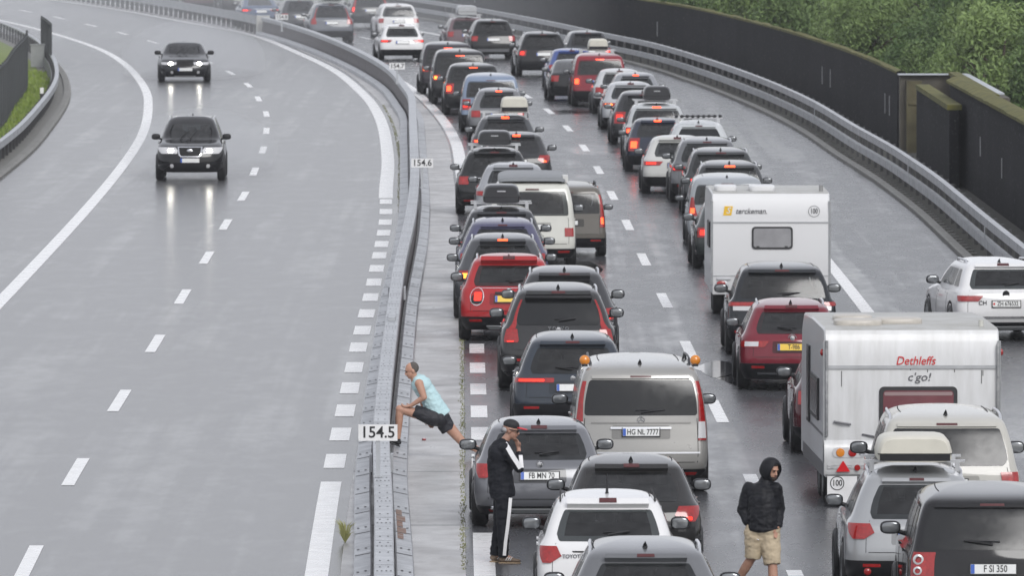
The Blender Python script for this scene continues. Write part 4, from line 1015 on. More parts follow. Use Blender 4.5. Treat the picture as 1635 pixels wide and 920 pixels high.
        for k in range(3): S.patch(b, [(B-.35+k*.06,-.44,.44),(B-.338+k*.06,-.44,.44)], off=.013, nx=10, ny=1, fn=F, mi=2)
        p = F(0, B-.26); b.sell((0, p.y+.02, B-.25), (.085,.02,.05), 1, 1, nu=8, nv=14, mi=1)
        b.build('grille', [DARK, CHROME if front == 1 else PLASTIC, PLASTIC], root)
        b = MB(); S.patch(b, [(zb+.02,-1.6,1.6),(zb+.26,-.75,.75)], off=.012, nx=16, ny=3, fn=F); b.build('front_bumper', PLASTIC, root)
        if front == 2: b = MB(); S.patch(b, [(zb+.03,-.8,.8),(zb+.055,-.8,.8)], off=.02, nx=10, ny=1, fn=F); b.build('chin_strip', ALU, root)
        p = F(0, B-.50); b = MB(); b.box(-.26,.26,0,.016,-.055,.055,0); b.box(.215,.26,.017,.0175,-.055,.055,1); fp = b.build('licence_plate', [PLATE, PLATE_B], root, smooth=False); fp.location = p+Vector((0,.012,0))
        for x0, x1 in ((.55,.05),(.05,-.35)):
            q0 = F(x0, B+.05); q1 = F(x1*.9, B+.26); e_ = Vector((0,.02,.02)); b = MB(); b.tube([tuple(q0+e_), tuple(q1+e_)], [.009,.005], 5); b.build('wiper', INK, root)
        b = MB()
        for sg in (1,-1): S.patch(b, [(B-.0,*sorted((sg*.5,sg*.52))),(B+.001,*sorted((sg*.5,sg*.52)))], off=.002, nx=1, ny=1, fn=F)
        if rails is None: pass
    return root, S

def set_pos(root, px, Y, zc=.9, yaw=0.0, f=None):
    X = (px-PW/2)/F_PX*Y; sl = slope(f or f_c, Y+2); root.location = (X, Y, 0); root.rotation_euler = (0,0,-math.atan(sl)+yaw)

BLK=(.012,.012,.014); DGR=(.045,.048,.054); MGR=(.10,.105,.115); SIL=(.36,.37,.38); WHT=(.72,.72,.72); LSIL=(.42,.43,.45)
G_CAR = 'cars queueing on the right carriageway'
def car(nm, T_, col, px, Y, label, cat='car', yaw=0.0, **k):
    k.setdefault('det', 1 if Y < 245 else .5)
    r, S = make_car(nm, T_, col, label, cat, G_CAR, **k); set_pos(r, px, Y, yaw=yaw); return r, S
BOXB = mat('roof_box_black', (.02,.021,.024), rough=.3, coat=.4, noise=.3, nscale=3); BOXG = mat('roof_box_grey', (.10,.105,.11), rough=.3, coat=.4)
BOXC = mat('roof_box_cream', (.62,.60,.52), rough=.4, noise=.3, nscale=3); BOXS = mat('roof_box_silver', (.42,.43,.44), rough=.35)

# ---- left lane, near to far
r, S = car('suv', 'suv', (.14,.145,.155), 1033, 105.5, 'dark grey estate-like SUV with silver roof rails cut off at the bottom centre', rails=ALU, L=4.5, chrome=True, tail='wide')
r, S = car('hatchback', 'hatch', WHT, 972, 115.6, 'white hatchback with whip antenna and red angular tail lights at the bottom', tail='tri', lit=0, W=1.70, H=1.51, L=3.95, fin=False, plate='', lower=.2, tail_mix=None)
for c in r.children:
    if c.name.startswith('tail_light'): pass
b = MB(); b.tube([(0,1.35,1.46),(0,1.33,1.49),(0,1.25,1.70)], [.025,.018,.005], 6); b.build('antenna', INK, r)
b = MB(); S.patch(b, [(1.36,.62/.7*1.0-.02,.62/.7*1.0),(1.362,.86,.88)], off=.001, nx=1, ny=1)
for sg in (1,-1):
    b = MB(); pts = [(sg*(.60-.02*k/6), .75+1.5*k/6, 1.412+.05*math.sin(min(1,k/3)*math.pi/2)) for k in range(7)]; b.tube(pts, .012, 5); b.build('roof_seam', DARK, r)
text_mesh('TOYOTA', .065, CHROME, r, tuple(S.P(-.62,.80)+Vector((0,-.012,0))), bold=.002)
r, S = car('hatchback', 'hatch', (.035,.034,.034), 1010, 122.8, 'very dark hatchback with glowing red right tail light between white hatchback and silver van', tail='tri', lit=1, W=1.78, H=1.46, L=4.35)
r, S = car('hatchback', 'hatch', (.16,.165,.18), 862, 131.3, 'grey hatchback with plate starting FB behind the man in the cap', W=1.78, H=1.43, L=4.3, plate='FB MN 7071' if 0 else 'FB MN 70', tail='tri', plate_z=None, metal=.3, yaw=.01)
b = MB(); p = S.P(0,.93); b.lathe([(0,.05),(.012,.05),(.012,.042),(0,.042)], 'y', (0,p.y-.02,.92), n=20); b.box(-.004,.004,p.y-.018,p.y-.01,.92,.965); b.build('emblem', CHROME, r)
for sg in (1,-1):
    b = MB(); b.sell((sg*.55,.06,.30),(.12,.05,.035),.5,.5); b.build('exhaust_tip', CHROME, r)
# silver van
r, S = car('minivan', 'van', (.33,.325,.31), 1024, 138, 'silver beige minivan with two orange roof beacons and plate HG NL 7777', 'van', tail='tall', privacy=True, W=1.93, H=1.90, metal=.35, plate='HG NL 7777', lower=.22, yaw=.012, rails=PLASTIC, L=4.9)
b = MB(); S.patch(b, [(.955,-.52,.52),(.985,-.52,.52)], off=.03, nx=8, ny=1, rad=.012); b.build('chrome_strip', CHROME, r)
b = MB(); S.patch(b, [(.60,-1.02,1.02),(.625,-1.02,1.02)], off=.014, nx=12, ny=1); b.build('bumper_edge', ALU, r)
b = MB(); S.patch(b, [(1.03,-.86,.86),(1.055,-.86,.86)], off=.008, nx=12, ny=1, rad=.01); b.build('swage_shade', paint((.22,.215,.205),.35), r)  # crease shade painted as a strip of darker body colour
b = MB(); S.patch(b, [(.535,-.12,.12),(.59,-.12,.12)], off=.012, nx=4, ny=1, rad=.02); b.build('tailgate_handle', paint((.2,.195,.19),.35), r)
b = MB(); p = S.P(0,1.09); b.lathe([(0,.055),(.014,.055),(.014,.045),(0,.045)], 'y', (0,p.y-.022,1.09), n=20)
for k in range(3): a = math.pi/2+k*2*math.pi/3; b.tube([(0,p.y-.018,1.09),(math.cos(a)*.05,p.y-.018,1.09+math.sin(a)*.05)], .005, 4)
b.build('emblem', CHROME, r)
for sg in (1,-1):
    b = MB(); S.patch(b, [(.82,*sorted((sg*.97,sg*1.42))),(1.06,*sorted((sg*.99,sg*1.42)))], off=.027, nx=4, ny=2); b.build('reversing_light', LENS, r)
    b = MB(); b.sell((sg*.79,.52,1.93),(.075,.055,.075),1,1); q = b.build('beacon', AMBER, r); b = MB(); b.lathe([(0,.045),(.05,.04)], 'z', (sg*.79,.52,1.84), n=12); b.build('beacon_foot', INK, q)
# blue grey crossover
r, S = car('suv', 'suv', (.06,.075,.098), 915, 150.5, 'blue grey crossover with slim lit tail light half hidden left of the silver van', tail='slim', lit=1, L=4.45, H=1.60, rails=None, W=1.84)
r, S = car('suv', 'suv', (.055,.056,.058), 892, 163, 'dark grey large SUV with tall red tail lights and black roof spoiler', tail='pillar', lit=1, W=1.96, H=1.77, L=4.9, rails=ALU, privacy=True, chrome=True)
text_mesh('V O L V O', .075, CHROME, r, tuple(S.P(0,1.015)+Vector((0,-.03,0))), bold=.003)
b = MB(); S.patch(b, [(1.44,-.93,.93),(1.48,-.97,.97)], off=.10, nx=12, ny=2); b.build('spoiler_lip', PLASTIC, r)
r, S = car('suv', 'suv', (.07,.072,.078), 902, 170.5, 'dark grey SUV hidden ahead of the tall light SUV with its right side showing', tail='tri', lit=1, rails=ALU, H=1.72, L=4.6)
r, S = car('hatchback', 'hatch', (.36,.022,.025), 813, 179, 'red compact car with oval tail lights and silver roof rails', tail='oval', lit=1, W=1.80, H=1.57, L=4.2, rails=ALU, plastic=1, lower=.24, plate_kind='nl')
for sg in (1,-1):
    b = MB(); S.patch(b, [(.635,*sorted((sg*.642,sg*.998))),(.945,*sorted((sg*.642,sg*.998)))], off=.013, nx=8, ny=4, rad=.15, spm=1.2); b.build('light_ring', ALU, r)
    b = MB(); S.patch(b, [(.665,*sorted((sg*.68,sg*.96))),(.82,*sorted((sg*.68,sg*.96)))], off=.0195, nx=6, ny=3, rad=.06); b.build('dark_lens', PRIV, r)
b = MB(); S.patch(b, [(.935,-.9,.9),(.945,-.9,.9)], off=.004, nx=8, ny=1); b.build('chrome_trim', CHROME, r)
b = MB(); S.patch(b, [(.83,-.36,.36),(.87,-.36,.36)], off=.02, nx=6, ny=1); b.build('boot_handle', PLASTIC, r)
r, S = car('suv', 'suv', (.10,.105,.115), 803, 186.8, 'grey SUV with lit brake light strip behind the red compact car', tail='block', lit=3, top_lit=1, rails=ALU, H=1.62, W=1.84, L=4.45)
r, S = car('suv', 'suv', (.085,.085,.145), 803, 194, 'violet blue roofed SUV squeezed between two grey SUVs', tail='block', lit=1, rails=ALU, H=1.64, W=1.84, L=4.4)
r, S = car('suv', 'suv', (.055,.058,.065), 801, 201, 'dark grey SUV carrying a black roof box beside the cream camper van', tail='wide', H=1.60, W=1.82, L=4.4, box=(BOXB,.80,1.9,.40,.0,False))
# cream camper van
r, S = car('camper_van', 'van', (.62,.62,.57), 850, 208, 'cream white camper van with grey pop top roof', 'camper van', tail='low', W=1.86, H=1.95, L=4.6, fin=False, spoiler=False, wiper=False, lower=.2)
b = MB(); m_ = 16
secs = []
for ty, kw, kz in ((.25,.80,.02),(.32,.88,.10),(.6,.9,.14),(2.6,.9,.18),(3.0,.84,.08)):
    for k in range(m_):
        a = math.pi*k/(m_-1); secs.append((math.copysign(abs(math.cos(a))**.4, math.cos(a))*.84*kw, ty, 1.86+(abs(math.sin(a))**.5)*kz))
b.add(secs, [(j*m_+k, j*m_+k+1, (j+1)*m_+k+1, (j+1)*m_+k) for j in range(4) for k in range(m_-1)], 0); b.build('pop_top', mat('pop_top_grey',(.20,.21,.22),rough=.45,noise=.3), r)
for sg in (1,): b = MB(); b.box(.68,.80,.35,1.2,1.86,1.99); b.build('awning', mat('awning_white',(.6,.6,.58),rough=.5), r, smooth=False)
r, S = car('hatchback', 'van', (.13,.12,.105), 906, 214, 'brown grey compact people carrier with tall lit tail light right of the camper van', tail='tall', lit=2, W=1.70, H=1.62, L=4.2, rails=PLASTIC, lower=.26)
r, S = car('estate_car', 'estate', (.28,.29,.31), 820, 230, 'silver estate whose roof shows just above the camper van', tail='wide', H=1.5)
r, S = car('suv', 'suv', (.03,.032,.034), 790, 237, 'black SUV with dark roof box on silver bars beside the median', tail='block', H=1.62, W=1.85, L=4.5, box=(BOXB,.84,1.9,.36,.0,False), chrome=True)
r, S = car('hatchback', 'hatch', (.05,.052,.056), 825, 253, 'dark hatchback with glowing right tail light behind the black roof box', tail='tri', lit=2, top_lit=1, W=1.80, H=1.50)
r, S = car('estate_car', 'estate', (.10,.105,.115), 807, 268, 'dark grey estate carrying a cream roof box', tail='wide', lit=2, top_lit=1, W=1.86, H=1.5, box=(BOXC,.74,1.7,.42,.25,True))
r, S = car('suv', 'suv', (.16,.165,.175), 797, 292, 'mid grey SUV with lit strip above its rear window ahead of the cream roof box', tail='block', top_lit=1, W=1.80, H=1.60, rails=ALU)
r, S = car('minivan', 'van', (.20,.25,.34), 784, 301, 'light blue high roofed van with wide rear window', 'van', tail='stack', lit=1, W=1.84, H=1.82, L=4.3)
r, S = car('suv', 'box', (.045,.048,.05), 756, 319, 'dark boxy SUV with bright brake strip ahead of the light blue van', tail='stack', lit=2, top_lit=1, W=1.88, H=1.70)
r, S = car('minivan', 'van', (.035,.036,.04), 735, 331, 'black van with round lit amber lamp, second of the dark vans beside the median', 'van', tail='block', lit=3, top_lit=1, W=1.90, H=1.88, L=4.7)
r, S = car('minivan', 'van', (.055,.05,.06), 716, 343, 'dark van at the head of the packed left queue nearest the white hatchbacks', 'van', tail='block', lit=3, top_lit=1, W=1.90, H=1.86, L=4.7)
WHITE_CAR = (.75,.75,.75)
r, S = car('hatchback', 'hatch', WHITE_CAR, 643, 393, 'white sporty hatchback with lit wide tail lights alone in its gap', tail='wide', lit=1, W=1.80, H=1.46, yaw=.02, lower=.26)
r, S = car('suv', 'suv', WHITE_CAR, 637, 431, 'white SUV directly ahead of the white sporty hatchback', tail='block', W=1.85, H=1.60)
r, S = car('suv', 'suv', (.15,.16,.18), 530, 424, 'grey SUV with tall red tail lights at the top centre left', tail='pillar', W=1.95, H=1.76, box=(BOXB,.8,1.8,.35,.1,False))
r, S = car('suv', 'suv', (.10,.105,.115), 480, 441, 'dark grey SUV with one lit lamp left of the grey SUV at the top', tail='block', lit=1, W=1.85, H=1.64)
r, S = car('estate_car', 'coupe', (.10,.13,.20), 417, 456, 'blue grey saloon with wide red tail lights near the top left', tail='wide', lit=1, W=1.86, H=1.46)
r, S = car('suv', 'suv', (.04,.042,.045), 592, 455, 'dark SUV with red lamp just left of the two white cars', tail='tall', lit=1, W=1.86, H=1.68)
r, S = car('suv', 'suv', (.07,.06,.065), 384, 487, 'dark car cut by the top edge left of the blue grey saloon', tail='block', lit=1, W=1.86, H=1.66)
r, S = car('hatchback', 'hatch', (.12,.06,.075), 322, 497, 'dark reddish car farthest along the jam at the top edge', tail='block', lit=1, W=1.80, H=1.6)
r, S = car('hatchback', 'hatch', (.2,.2,.22), 262, 520, 'grey car barely visible at the top edge in the far left of the jam', tail='block', W=1.80, H=1.55)

# ---- right lane, near to far
r, S = car('suv', 'box', (.016,.016,.018), 1588, 112.3, 'black boxy SUV with plate starting F SI 35 in the bottom right corner', tail='stack', privacy=True, W=1.97, H=1.80, plate='F SI 350', rails=None, fin=False)
for sg in (1,-1):
    for zc, rr_ in ((1.03,.062),(.90,.05)):
        p = S.P(sg*1.12, zc); b = MB(); b.lathe([(0,rr_),(.012,rr_),(.016,rr_*.6),(.018,.001)], 'y', (p.x, p.y-.025, zc), n=18); b.lathe([(.0,rr_),( -.012,rr_*1.0),(-.02,rr_*.62)], 'y', (p.x,p.y-.02,zc), n=18); b.build('round_lamp', LENS, r)
r, S = car('suv', 'suv', (.36,.37,.38), 1468, 118.8, 'silver SUV carrying an off white roof box on aluminium bars', tail='tri', W=1.79, H=1.61, L=4.35, metal=.3, rails=ALU, box=(BOXC,.98,1.9,.34,-.02,True), lower=.30, tail_mix=None)
b = MB(); p = S.P(-.95,.42); b.sell((p.x,p.y-.01,.40),(.05,.03,.05),1,1); b.build('fog_lamp', TAIL, r)
r, S = car('suv', 'box', (.47,.46,.42), 1515, 126.3, 'beige off-roader with dark rear glass seen over the off white roof box', tail='block', W=1.92, H=1.88, rails=ALU, privacy=True, L=4.8)
TOW = dict(W=1.84, H=1.72)
r, S = car('estate_car', 'estate', (.17,.016,.028), 1266, 163.2, 'wine red estate with yellow plate T-986 and silver roof rails', tail='wide', plate='T-986-V' if 0 else 'T-986', plate_kind='nl', W=1.76, H=1.49, rails=ALU, tail_mix=.9, metal=.1)
b = MB(); p = S.P(0,.92); 
b.lathe([(0,.075),(.014,.075),(.014,.062),(0,.062)], 'y', (0,p.y-.024,.90), n=20); b.lathe([(0,.035),(.014,.035),(.014,.026),(0,.026)], 'y', (0,p.y-.026,.915), n=16); b.build('emblem', CHROME, r)
b = MB(); S.patch(b, [(.30,-.9,.9),(.325,-.9,.9)], off=.016, nx=8, ny=1); b.build('chrome_trim', CHROME, r)
r, S = car('suv', 'suv', (.032,.036,.042), 1250, 174, 'black coupe-like SUV with lettering across its tailgate behind the caravan', tail='slim', W=1.96, H=1.64, L=4.4, privacy=False, rails=None, lower=.28)
text_mesh('RANGE  ROVER', .095, CHROME, r, tuple(S.P(0,.985)+Vector((0,-.035,0))), bold=.003, sx=1.15)
for sg in (1,-1):
    b = MB(); S.patch(b, [(.84,*sorted((sg*.66,sg*1.2))),(.98,*sorted((sg*.62,sg*1.3)))], off=.012, nx=6, ny=2, rad=.02); b.build('lamp_cluster', LENS, r)
b = MB(); S.patch(b, [(.90,-.6,.6),(.935,-.6,.6)], off=.012, nx=8, ny=1); b.build('trim_strip', mat('grey_trim',(.15,.155,.16),rough=.4), r)
r, S = car('suv', 'suv', (.10,.012,.02), 1368, 146.5, 'dark red SUV towing the nearer caravan with only its left flank showing', tail='block', W=1.88, H=1.66, L=4.7)
r, S = car('hatchback', 'hatch', (.065,.075,.075), 1176, 208, 'dark green grey car peeking out left of the farther caravan', tail='block', lit=1, W=1.78, H=1.50, yaw=.01)
r, S = car('minivan', 'van', (.30,.32,.34), 1162, 219, 'pale silver people carrier with tall orange lit tail light left of the farther caravan', tail='sidewin', lit=2, W=1.80, H=1.62, L=4.5)
r, S = car('suv', 'suv', (.09,.095,.10), 1166, 227.5, 'dark grey SUV with lit brake strip and roof rails above the farther caravan', tail='tri', top_lit=1, W=1.84, H=1.63, rails=ALU)
r, S = car('suv', 'suv', (.08,.085,.09), 1152, 236.5, 'dark SUV with silver rails and lit lamp, third roof beyond the farther caravan', tail='wide', lit=1, W=1.84, H=1.64, rails=ALU)
r, S = car('suv', 'suv', (.14,.145,.155), 1130, 244.5, 'mid grey SUV with silver rails behind the pale silver hatchback', tail='wide', lit=1, W=1.84, H=1.64, rails=ALU)
r, S = car('hatchback', 'hatch', (.52,.52,.50), 1083, 250.5, 'pale silver white hatchback with lit wide tail lights', tail='wide', lit=1, W=1.82, H=1.49, lower=.26)
r, S = car('suv', 'suv', (.50,.52,.53), 1117, 257.5, 'white SUV with ski carriers across its roof bars', tail='block', W=1.84, H=1.66, bars=True, privacy=True)
b = MB(); rr_ = random.Random(4)
for k in range(9):
    x = -.6+.15*k; b.sell((x,1.15+rr_.uniform(-.1,.1),1.66+.13),(.05,.09,.045),.8,.8, nu=6, nv=8)
b.tube([(-.5,.9,1.80),(.5,.95,1.80)], .018, 5); b.build('ski_carrier', INK, r)
r, S = car('hatchback', 'hatch', (.045,.055,.085), 1051, 266.5, 'dark blue hatchback with bright lit tail lamp and brake strip', tail='stack', lit=2, top_lit=1, W=1.75, H=1.47)
r, S = car('suv', 'suv', (.46,.48,.49), 1049, 275.5, 'pale silver SUV carrying a black roof box on bars', tail='block', lit=2, top_lit=1, W=1.84, H=1.62, box=(BOXB,.80,1.8,.42,.02,False))
r, S = car('suv', 'suv', (.045,.047,.052), 1027, 289, 'dark SUV with two stacked red lamps left of the black roof box', tail='stack', lit=1, W=1.85, H=1.60)
r, S = car('estate_car', 'estate', (.42,.43,.45), 1008, 303, 'silver estate with orange lit lamp ahead of the dark stacked lamp SUV', tail='wide', lit=3, W=1.80, H=1.5)
r, S = car('suv', 'suv', (.25,.26,.28), 1016, 311.5, 'silver grey SUV with orange lit brake strip in front of the red van', tail='block', top_lit=1, W=1.80, H=1.58)
r, S = car('hatchback', 'hatch', (.50,.51,.52), 991, 320, 'pale white hatchback standing next ahead right of the red van', tail='block', W=1.78, H=1.48)
r, S = car('minivan', 'van', (.22,.018,.03), 958, 328, 'dark red high roofed van with lit brake strip', 'van', tail='stack', lit=2, top_lit=1, W=1.82, H=1.82, L=4.3)
r, S = car('coupe', 'coupe', (.02,.021,.024), 921, 334.5, 'black low saloon just left of the dark red van', tail='block', W=1.86, H=1.43)
r, S = car('hatchback', 'hatch', (.05,.052,.058), 957, 343, 'dark car with small cream roof box showing above the dark red van', tail='block', W=1.78, H=1.48, box=(BOXC,.70,1.5,.40,0,True))
r, S = car('hatchback', 'hatch', (.055,.09,.26), 915, 349, 'blue hatchback with lit lamp ahead of the black low saloon', tail='tri', lit=2, W=1.80, H=1.48)
r, S = car('suv', 'suv', (.022,.023,.026), 868, 367.5, 'black SUV with silver roof rails and square red lamps', tail='block', lit=1, W=1.93, H=1.70, rails=ALU)
r, S = car('suv', 'suv', (.085,.09,.10), 940, 373, 'dark grey SUV with two lit red lamps behind the cream box near the guardrail', tail='block', lit=1, W=1.84, H=1.62)
r, S = car('suv', 'suv', (.035,.036,.038), 788, 393.5, 'dark SUV with silver rear skid plate in the right lane near the top', tail='block', W=1.86, H=1.66, lower=.2)
b = MB(); S.patch(b, [(.36,-.85,.85),(.46,-.85,.85)], off=.03, nx=8, ny=1); b.build('skid_plate', ALU, r)
r, S = car('estate_car', 'estate', (.15,.10,.11), 748, 405, 'brownish estate with pale grey roof box at the top of the right lane', tail='block', W=1.80, H=1.52, box=(BOXS,.85,1.8,.38,0,False))
# white estate on the far right lane
r, S = car('estate_car', 'estate', (.74,.74,.74), 1608, 179, 'white estate alone on the far right lane with Swiss plate ZH 676532', tail='wide', plate='ZH 676532', plate_kind='ch', W=1.80, H=1.49, rails=ALU, yaw=.105, lower=.16, plate_z=.70)
text_mesh('CH', .11, INK, r, tuple(S.P(-.60,.72)+Vector((0,-.014,0))), bold=.001)
b = MB(); p = S.P(0,.90); b.lathe([(0,.065),(.014,.065),(.016,.001)], 'y', (0,p.y-.030,.88), n=20); b.build('emblem', INK, r)
b = MB(); S.patch(b, [(.44,-.9,.9),(.455,-.9,.9)], off=.015, nx=8, ny=1); b.build('chrome_trim', CHROME, r)

# ---- oncoming cars, facing the camera
G_ON = 'oncoming cars on the left carriageway'
def oncoming(nm, T_, col, px, Y, label, yaw, **k):
    r, S = make_car(nm, T_, col, label, 'car', G_ON, **k); Lc = k.get('L', TYPES[T_]['L'])
    X = (px-PW/2)/F_PX*Y; rz = math.pi+yaw; r.rotation_euler = (0,0,rz)
    r.location = (X+math.sin(rz)*Lc*1.0, Y-math.cos(rz)*Lc, 0); return r, S
oncoming('suv', 'suv', (.013,.013,.015), 303, 259.5, 'black SUV driving towards the camera with headlights on, the nearer oncoming car', .012, front=1, rails=ALU, W=1.82, H=1.70, L=4.6)
oncoming('saloon', 'coupe', (.035,.037,.04), 295.5, 359.5, 'dark saloon driving towards the camera with bright headlights, the farther oncoming car', .05, front=2, W=1.88, H=1.45, L=4.7)

# ------------------------------------------------------------------ caravans
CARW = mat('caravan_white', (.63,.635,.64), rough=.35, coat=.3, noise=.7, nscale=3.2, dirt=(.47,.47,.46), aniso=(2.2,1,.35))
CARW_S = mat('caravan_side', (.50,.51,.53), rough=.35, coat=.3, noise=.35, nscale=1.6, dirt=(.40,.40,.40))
ROOFM = mat('caravan_roof', (.42,.42,.40), rough=.4, noise=.8, nscale=2.5, dirt=(.27,.26,.22))
SEAL = mat('window_rubber', (.02,.02,.022), rough=.5)
PANE_G = mat('caravan_pane', (.30,.30,.31), rough=.12, noise=.5, nscale=3)
PANE_R = mat('caravan_pane_red', (.17,.055,.065), rough=.15, noise=.5, nscale=3)
def rrect(b, cx, cz, w, h, r, y, th, mi=0, n=5):
    pts = []
    for (sx, sz, a0) in ((1,1,0),(-1,1,90),(-1,-1,180),(1,-1,270)):
        for k in range(n+1):
            a = R(a0+90*k/n); pts.append((cx+sx*(w/2-r)+math.cos(a)*r, cz+sz*(h/2-r)+math.sin(a)*r))
    m_ = len(pts); b.add([(x, y, z) for x, z in pts]+[(x, y+th, z) for x, z in pts], [tuple(range(m_))]+[(i, m_+i, m_+(i+1)%m_, (i+1)%m_) for i in range(m_)], mi)
def caravan(px, Y, W, H, L, label, yaw=0):
    root = empty('caravan'); tag(root, label, 'caravan', 'touring caravans in the right lane'); set_pos(root, px, Y, yaw=yaw)
    b = MB(); prof = [(.06,.42),(0,.60),(-.0,1.2),(.0,H*.80),(.03,H*.93),(.10,H-.03),(.22,H),(L*.5,H+.02),(L-.7,H-.02),(L-.25,H-.25),(L-.05,1.5),(L,.9),(L-.05,.42)]
    n = len(prof); hw = W/2; secs = []
    for x, ins in ((-hw, .03),(-hw+.02, .0),(hw-.02, .0),(hw, .03)):
        for y, z in prof:
            cy, cz = L/2, H/2; secs.append((x, y+(ins if y < cy else -ins), z-(ins if z > cz else -ins)))
    fs = [(j*n+i, (j+1)*n+i, (j+1)*n+(i+1)%n, j*n+(i+1)%n) for j in range(3) for i in range(n)]
    mi = []
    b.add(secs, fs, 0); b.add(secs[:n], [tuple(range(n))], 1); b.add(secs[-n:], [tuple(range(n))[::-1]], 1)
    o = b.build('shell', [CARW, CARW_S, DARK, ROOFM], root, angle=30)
    for p_ in o.data.polygons:
        if p_.normal.z > .9 and p_.center.z > H-.3: p_.material_index = 3
        if p_.normal.z < -.9: p_.material_index = 2
    b = MB()
    for sg in (-1, 1): b.box(sg*hw-.022, sg*hw+.022, -.012, .03, .62, H*.93)
    b.build('corner_trim', mat('grey_trim_rail',(.30,.31,.32),rough=.4,noise=.6,nscale=6), root)
    tm, rm = wheel_meshes()
    for sg in (1, -1):
        for k in range(1):
            w_ = raw('wheel', tm, root); w_.location = (sg*(hw-.16), L*.38, .33); w_.scale = (1,.33,.33)
            if sg < 0: w_.rotation_euler = (0,0,math.pi)
            raw('rim', rm, w_)
        w_ = raw('wheel', tm, root); w_.location = (sg*(hw-.16), L*.38-.85, .33); w_.scale = (1,.33,.33)
        if sg < 0: w_.rotation_euler = (0,0,math.pi)
        raw('rim', rm, w_)
    b = MB(); b.box(-.06,.06,L-.1,L+1.1,.38,.46); b.build('drawbar', STEEL_D, root)
    return root
# nearer caravan
W_, H_ = 2.46, 2.52
cv = caravan(1457, 135.6, W_, H_, 5.6, 'nearer white caravan with red lettering, scraped lower corners and a 100 sticker flap', yaw=.022)
hw = W_/2
REDT = mat('red_lettering', (.55,.02,.02), rough=.4)
text_mesh('Dethleffs', .17, REDT, cv, (.05,-.010,2.06), bold=.001, shear=.25, sx=.90)
text_mesh("c'go!", .16, mat('grey_lettering',(.10,.10,.11),rough=.5), cv, (.10,-.010,1.83), bold=.001, shear=.2, sx=1.1)
b = MB(); b.box(-hw+.02,hw-.02,-.022,-.002,1.95,1.985); b.box(-hw+.02,hw-.02,-.014,-.002,1.985,2.0); b.build('ledge', mat('ledge_grey',(.40,.41,.42),rough=.4,noise=.5), cv)
b = MB(); rrect(b, .09, 1.36, 1.10, .68, .07, -.026, .024, 0); wf = b.build('rear_window', SEAL, cv); b = MB(); rrect(b, .09, 1.36, .99, .57, .05, -.030, .003, 0); pn = b.build('pane', PANE_R, wf)
b = MB(); rrect(b, .09, 1.60, .96, .05, .02, -.034, .003, 0); b.build('reflection_strip', mat('pale_strip',(.28,.2,.2),rough=.3), wf)
b = MB(); b.tube([(-1.10,-.03,1.21),(-.98,-.05,1.19),(-.86,-.03,1.17)], .018, 6); b.build('grab_handle', mat('handle_grey',(.16,.16,.17),rough=.4), cv)
b = MB(); b.tube([(-.70,-.02,1.03),(-.40,-.035,.97),(0,-.035,.96),(.5,-.02,.98)], .014, 5); b.build('moulding', mat('handle_grey2',(.10,.10,.11),rough=.4), cv)
# bumper panel with lights
b = MB(); b.add([(x, y, z) for z, y in ((.95,-.005),(.90,-.05),(.66,-.075),(.60,-.045),(.52,-.045),(.46,-.01)) for x in (-hw-.005, hw+.005)], [(2*i,2*i+1,2*i+3,2*i+2) for i in range(5)]+[(0,2,4,6,8,10),(1,11,9,7,5,3)][:0], 0); b.build('bumper', CARW, cv, angle=60)
SCR = mat('scuffed_grey', (.22,.22,.23), rough=.6, noise=1, nscale=14, dirt=(.6,.6,.6), aniso=(1,1,5))
b = MB()
for sg in (-1, 1):
    b = MB(); cx_ = sg*(hw-.38); b.box(cx_-.34,cx_+.34,-.060,-.046,.545,.60); b.build('scuff_strip', SCR, cv, smooth=False)

for sg in (-1, 1):
    c_ = empty('tail_light'); c_.parent = cv; bpy.data.objects.remove(c_)
    b = MB(); rrect(b, sg*(hw-.36), .775, .50, .145, .07, -.082, .03, 0); tl = b.build('tail_light', LENS, cv)
    for dx, m_, nm_ in ((-.14, AMBER, 'amber_lamp'), (.03, TAIL, 'red_lamp'), (.17, mat('smoke_lens',(.12,.12,.13),rough=.2), 'clear_lamp')):
        b = MB(); b.lathe([(0,.062 if dx < .1 else .045),(-.02,.055 if dx < .1 else .04),(-.024,.001)], 'y', (sg*(hw-.36)-sg*(-dx)*-1*1.0 if 0 else sg*(hw-.36)+(dx if sg < 0 else -dx), -.083, .775), n=18); b.build(nm_, m_, tl)
    b = MB(); x = sg*(hw-.26); b.add([(x-.10,-.072,.505),(x+.10,-.072,.505),(x,-.072,.665),(x-.10,-.055,.505),(x+.10,-.055,.505),(x,-.055,.665)], [(0,1,2),(0,3,4,1),(1,4,5,2),(2,5,3,0)]); b.build('triangle_reflector', mat('red_reflector',(.55,.01,.015),rough=.25), cv, smooth=False)
    b = MB(); b.lathe([(0,.045),(-.02,.04),(-.022,.001)], 'y', (sg*(hw-.46),-.055,.56), n=16); b.build('round_reflector', TAIL, cv)
b = MB(); b.box(-hw+.04,-hw+.46,-.02,-.005,.04,.44); fl = b.build('mud_flap', SIGNW, cv, smooth=False)
b = MB(); b.lathe([(0,.10),(-.003,.10),(-.003,.088),(0,.088)], 'y', (-hw+.18,-.022,.34), n=28); b.build('sticker_ring', INK, fl)
text_mesh('100', .12, INK, fl, (-hw+.18,-.023,.34), bold=.002, sx=.8)
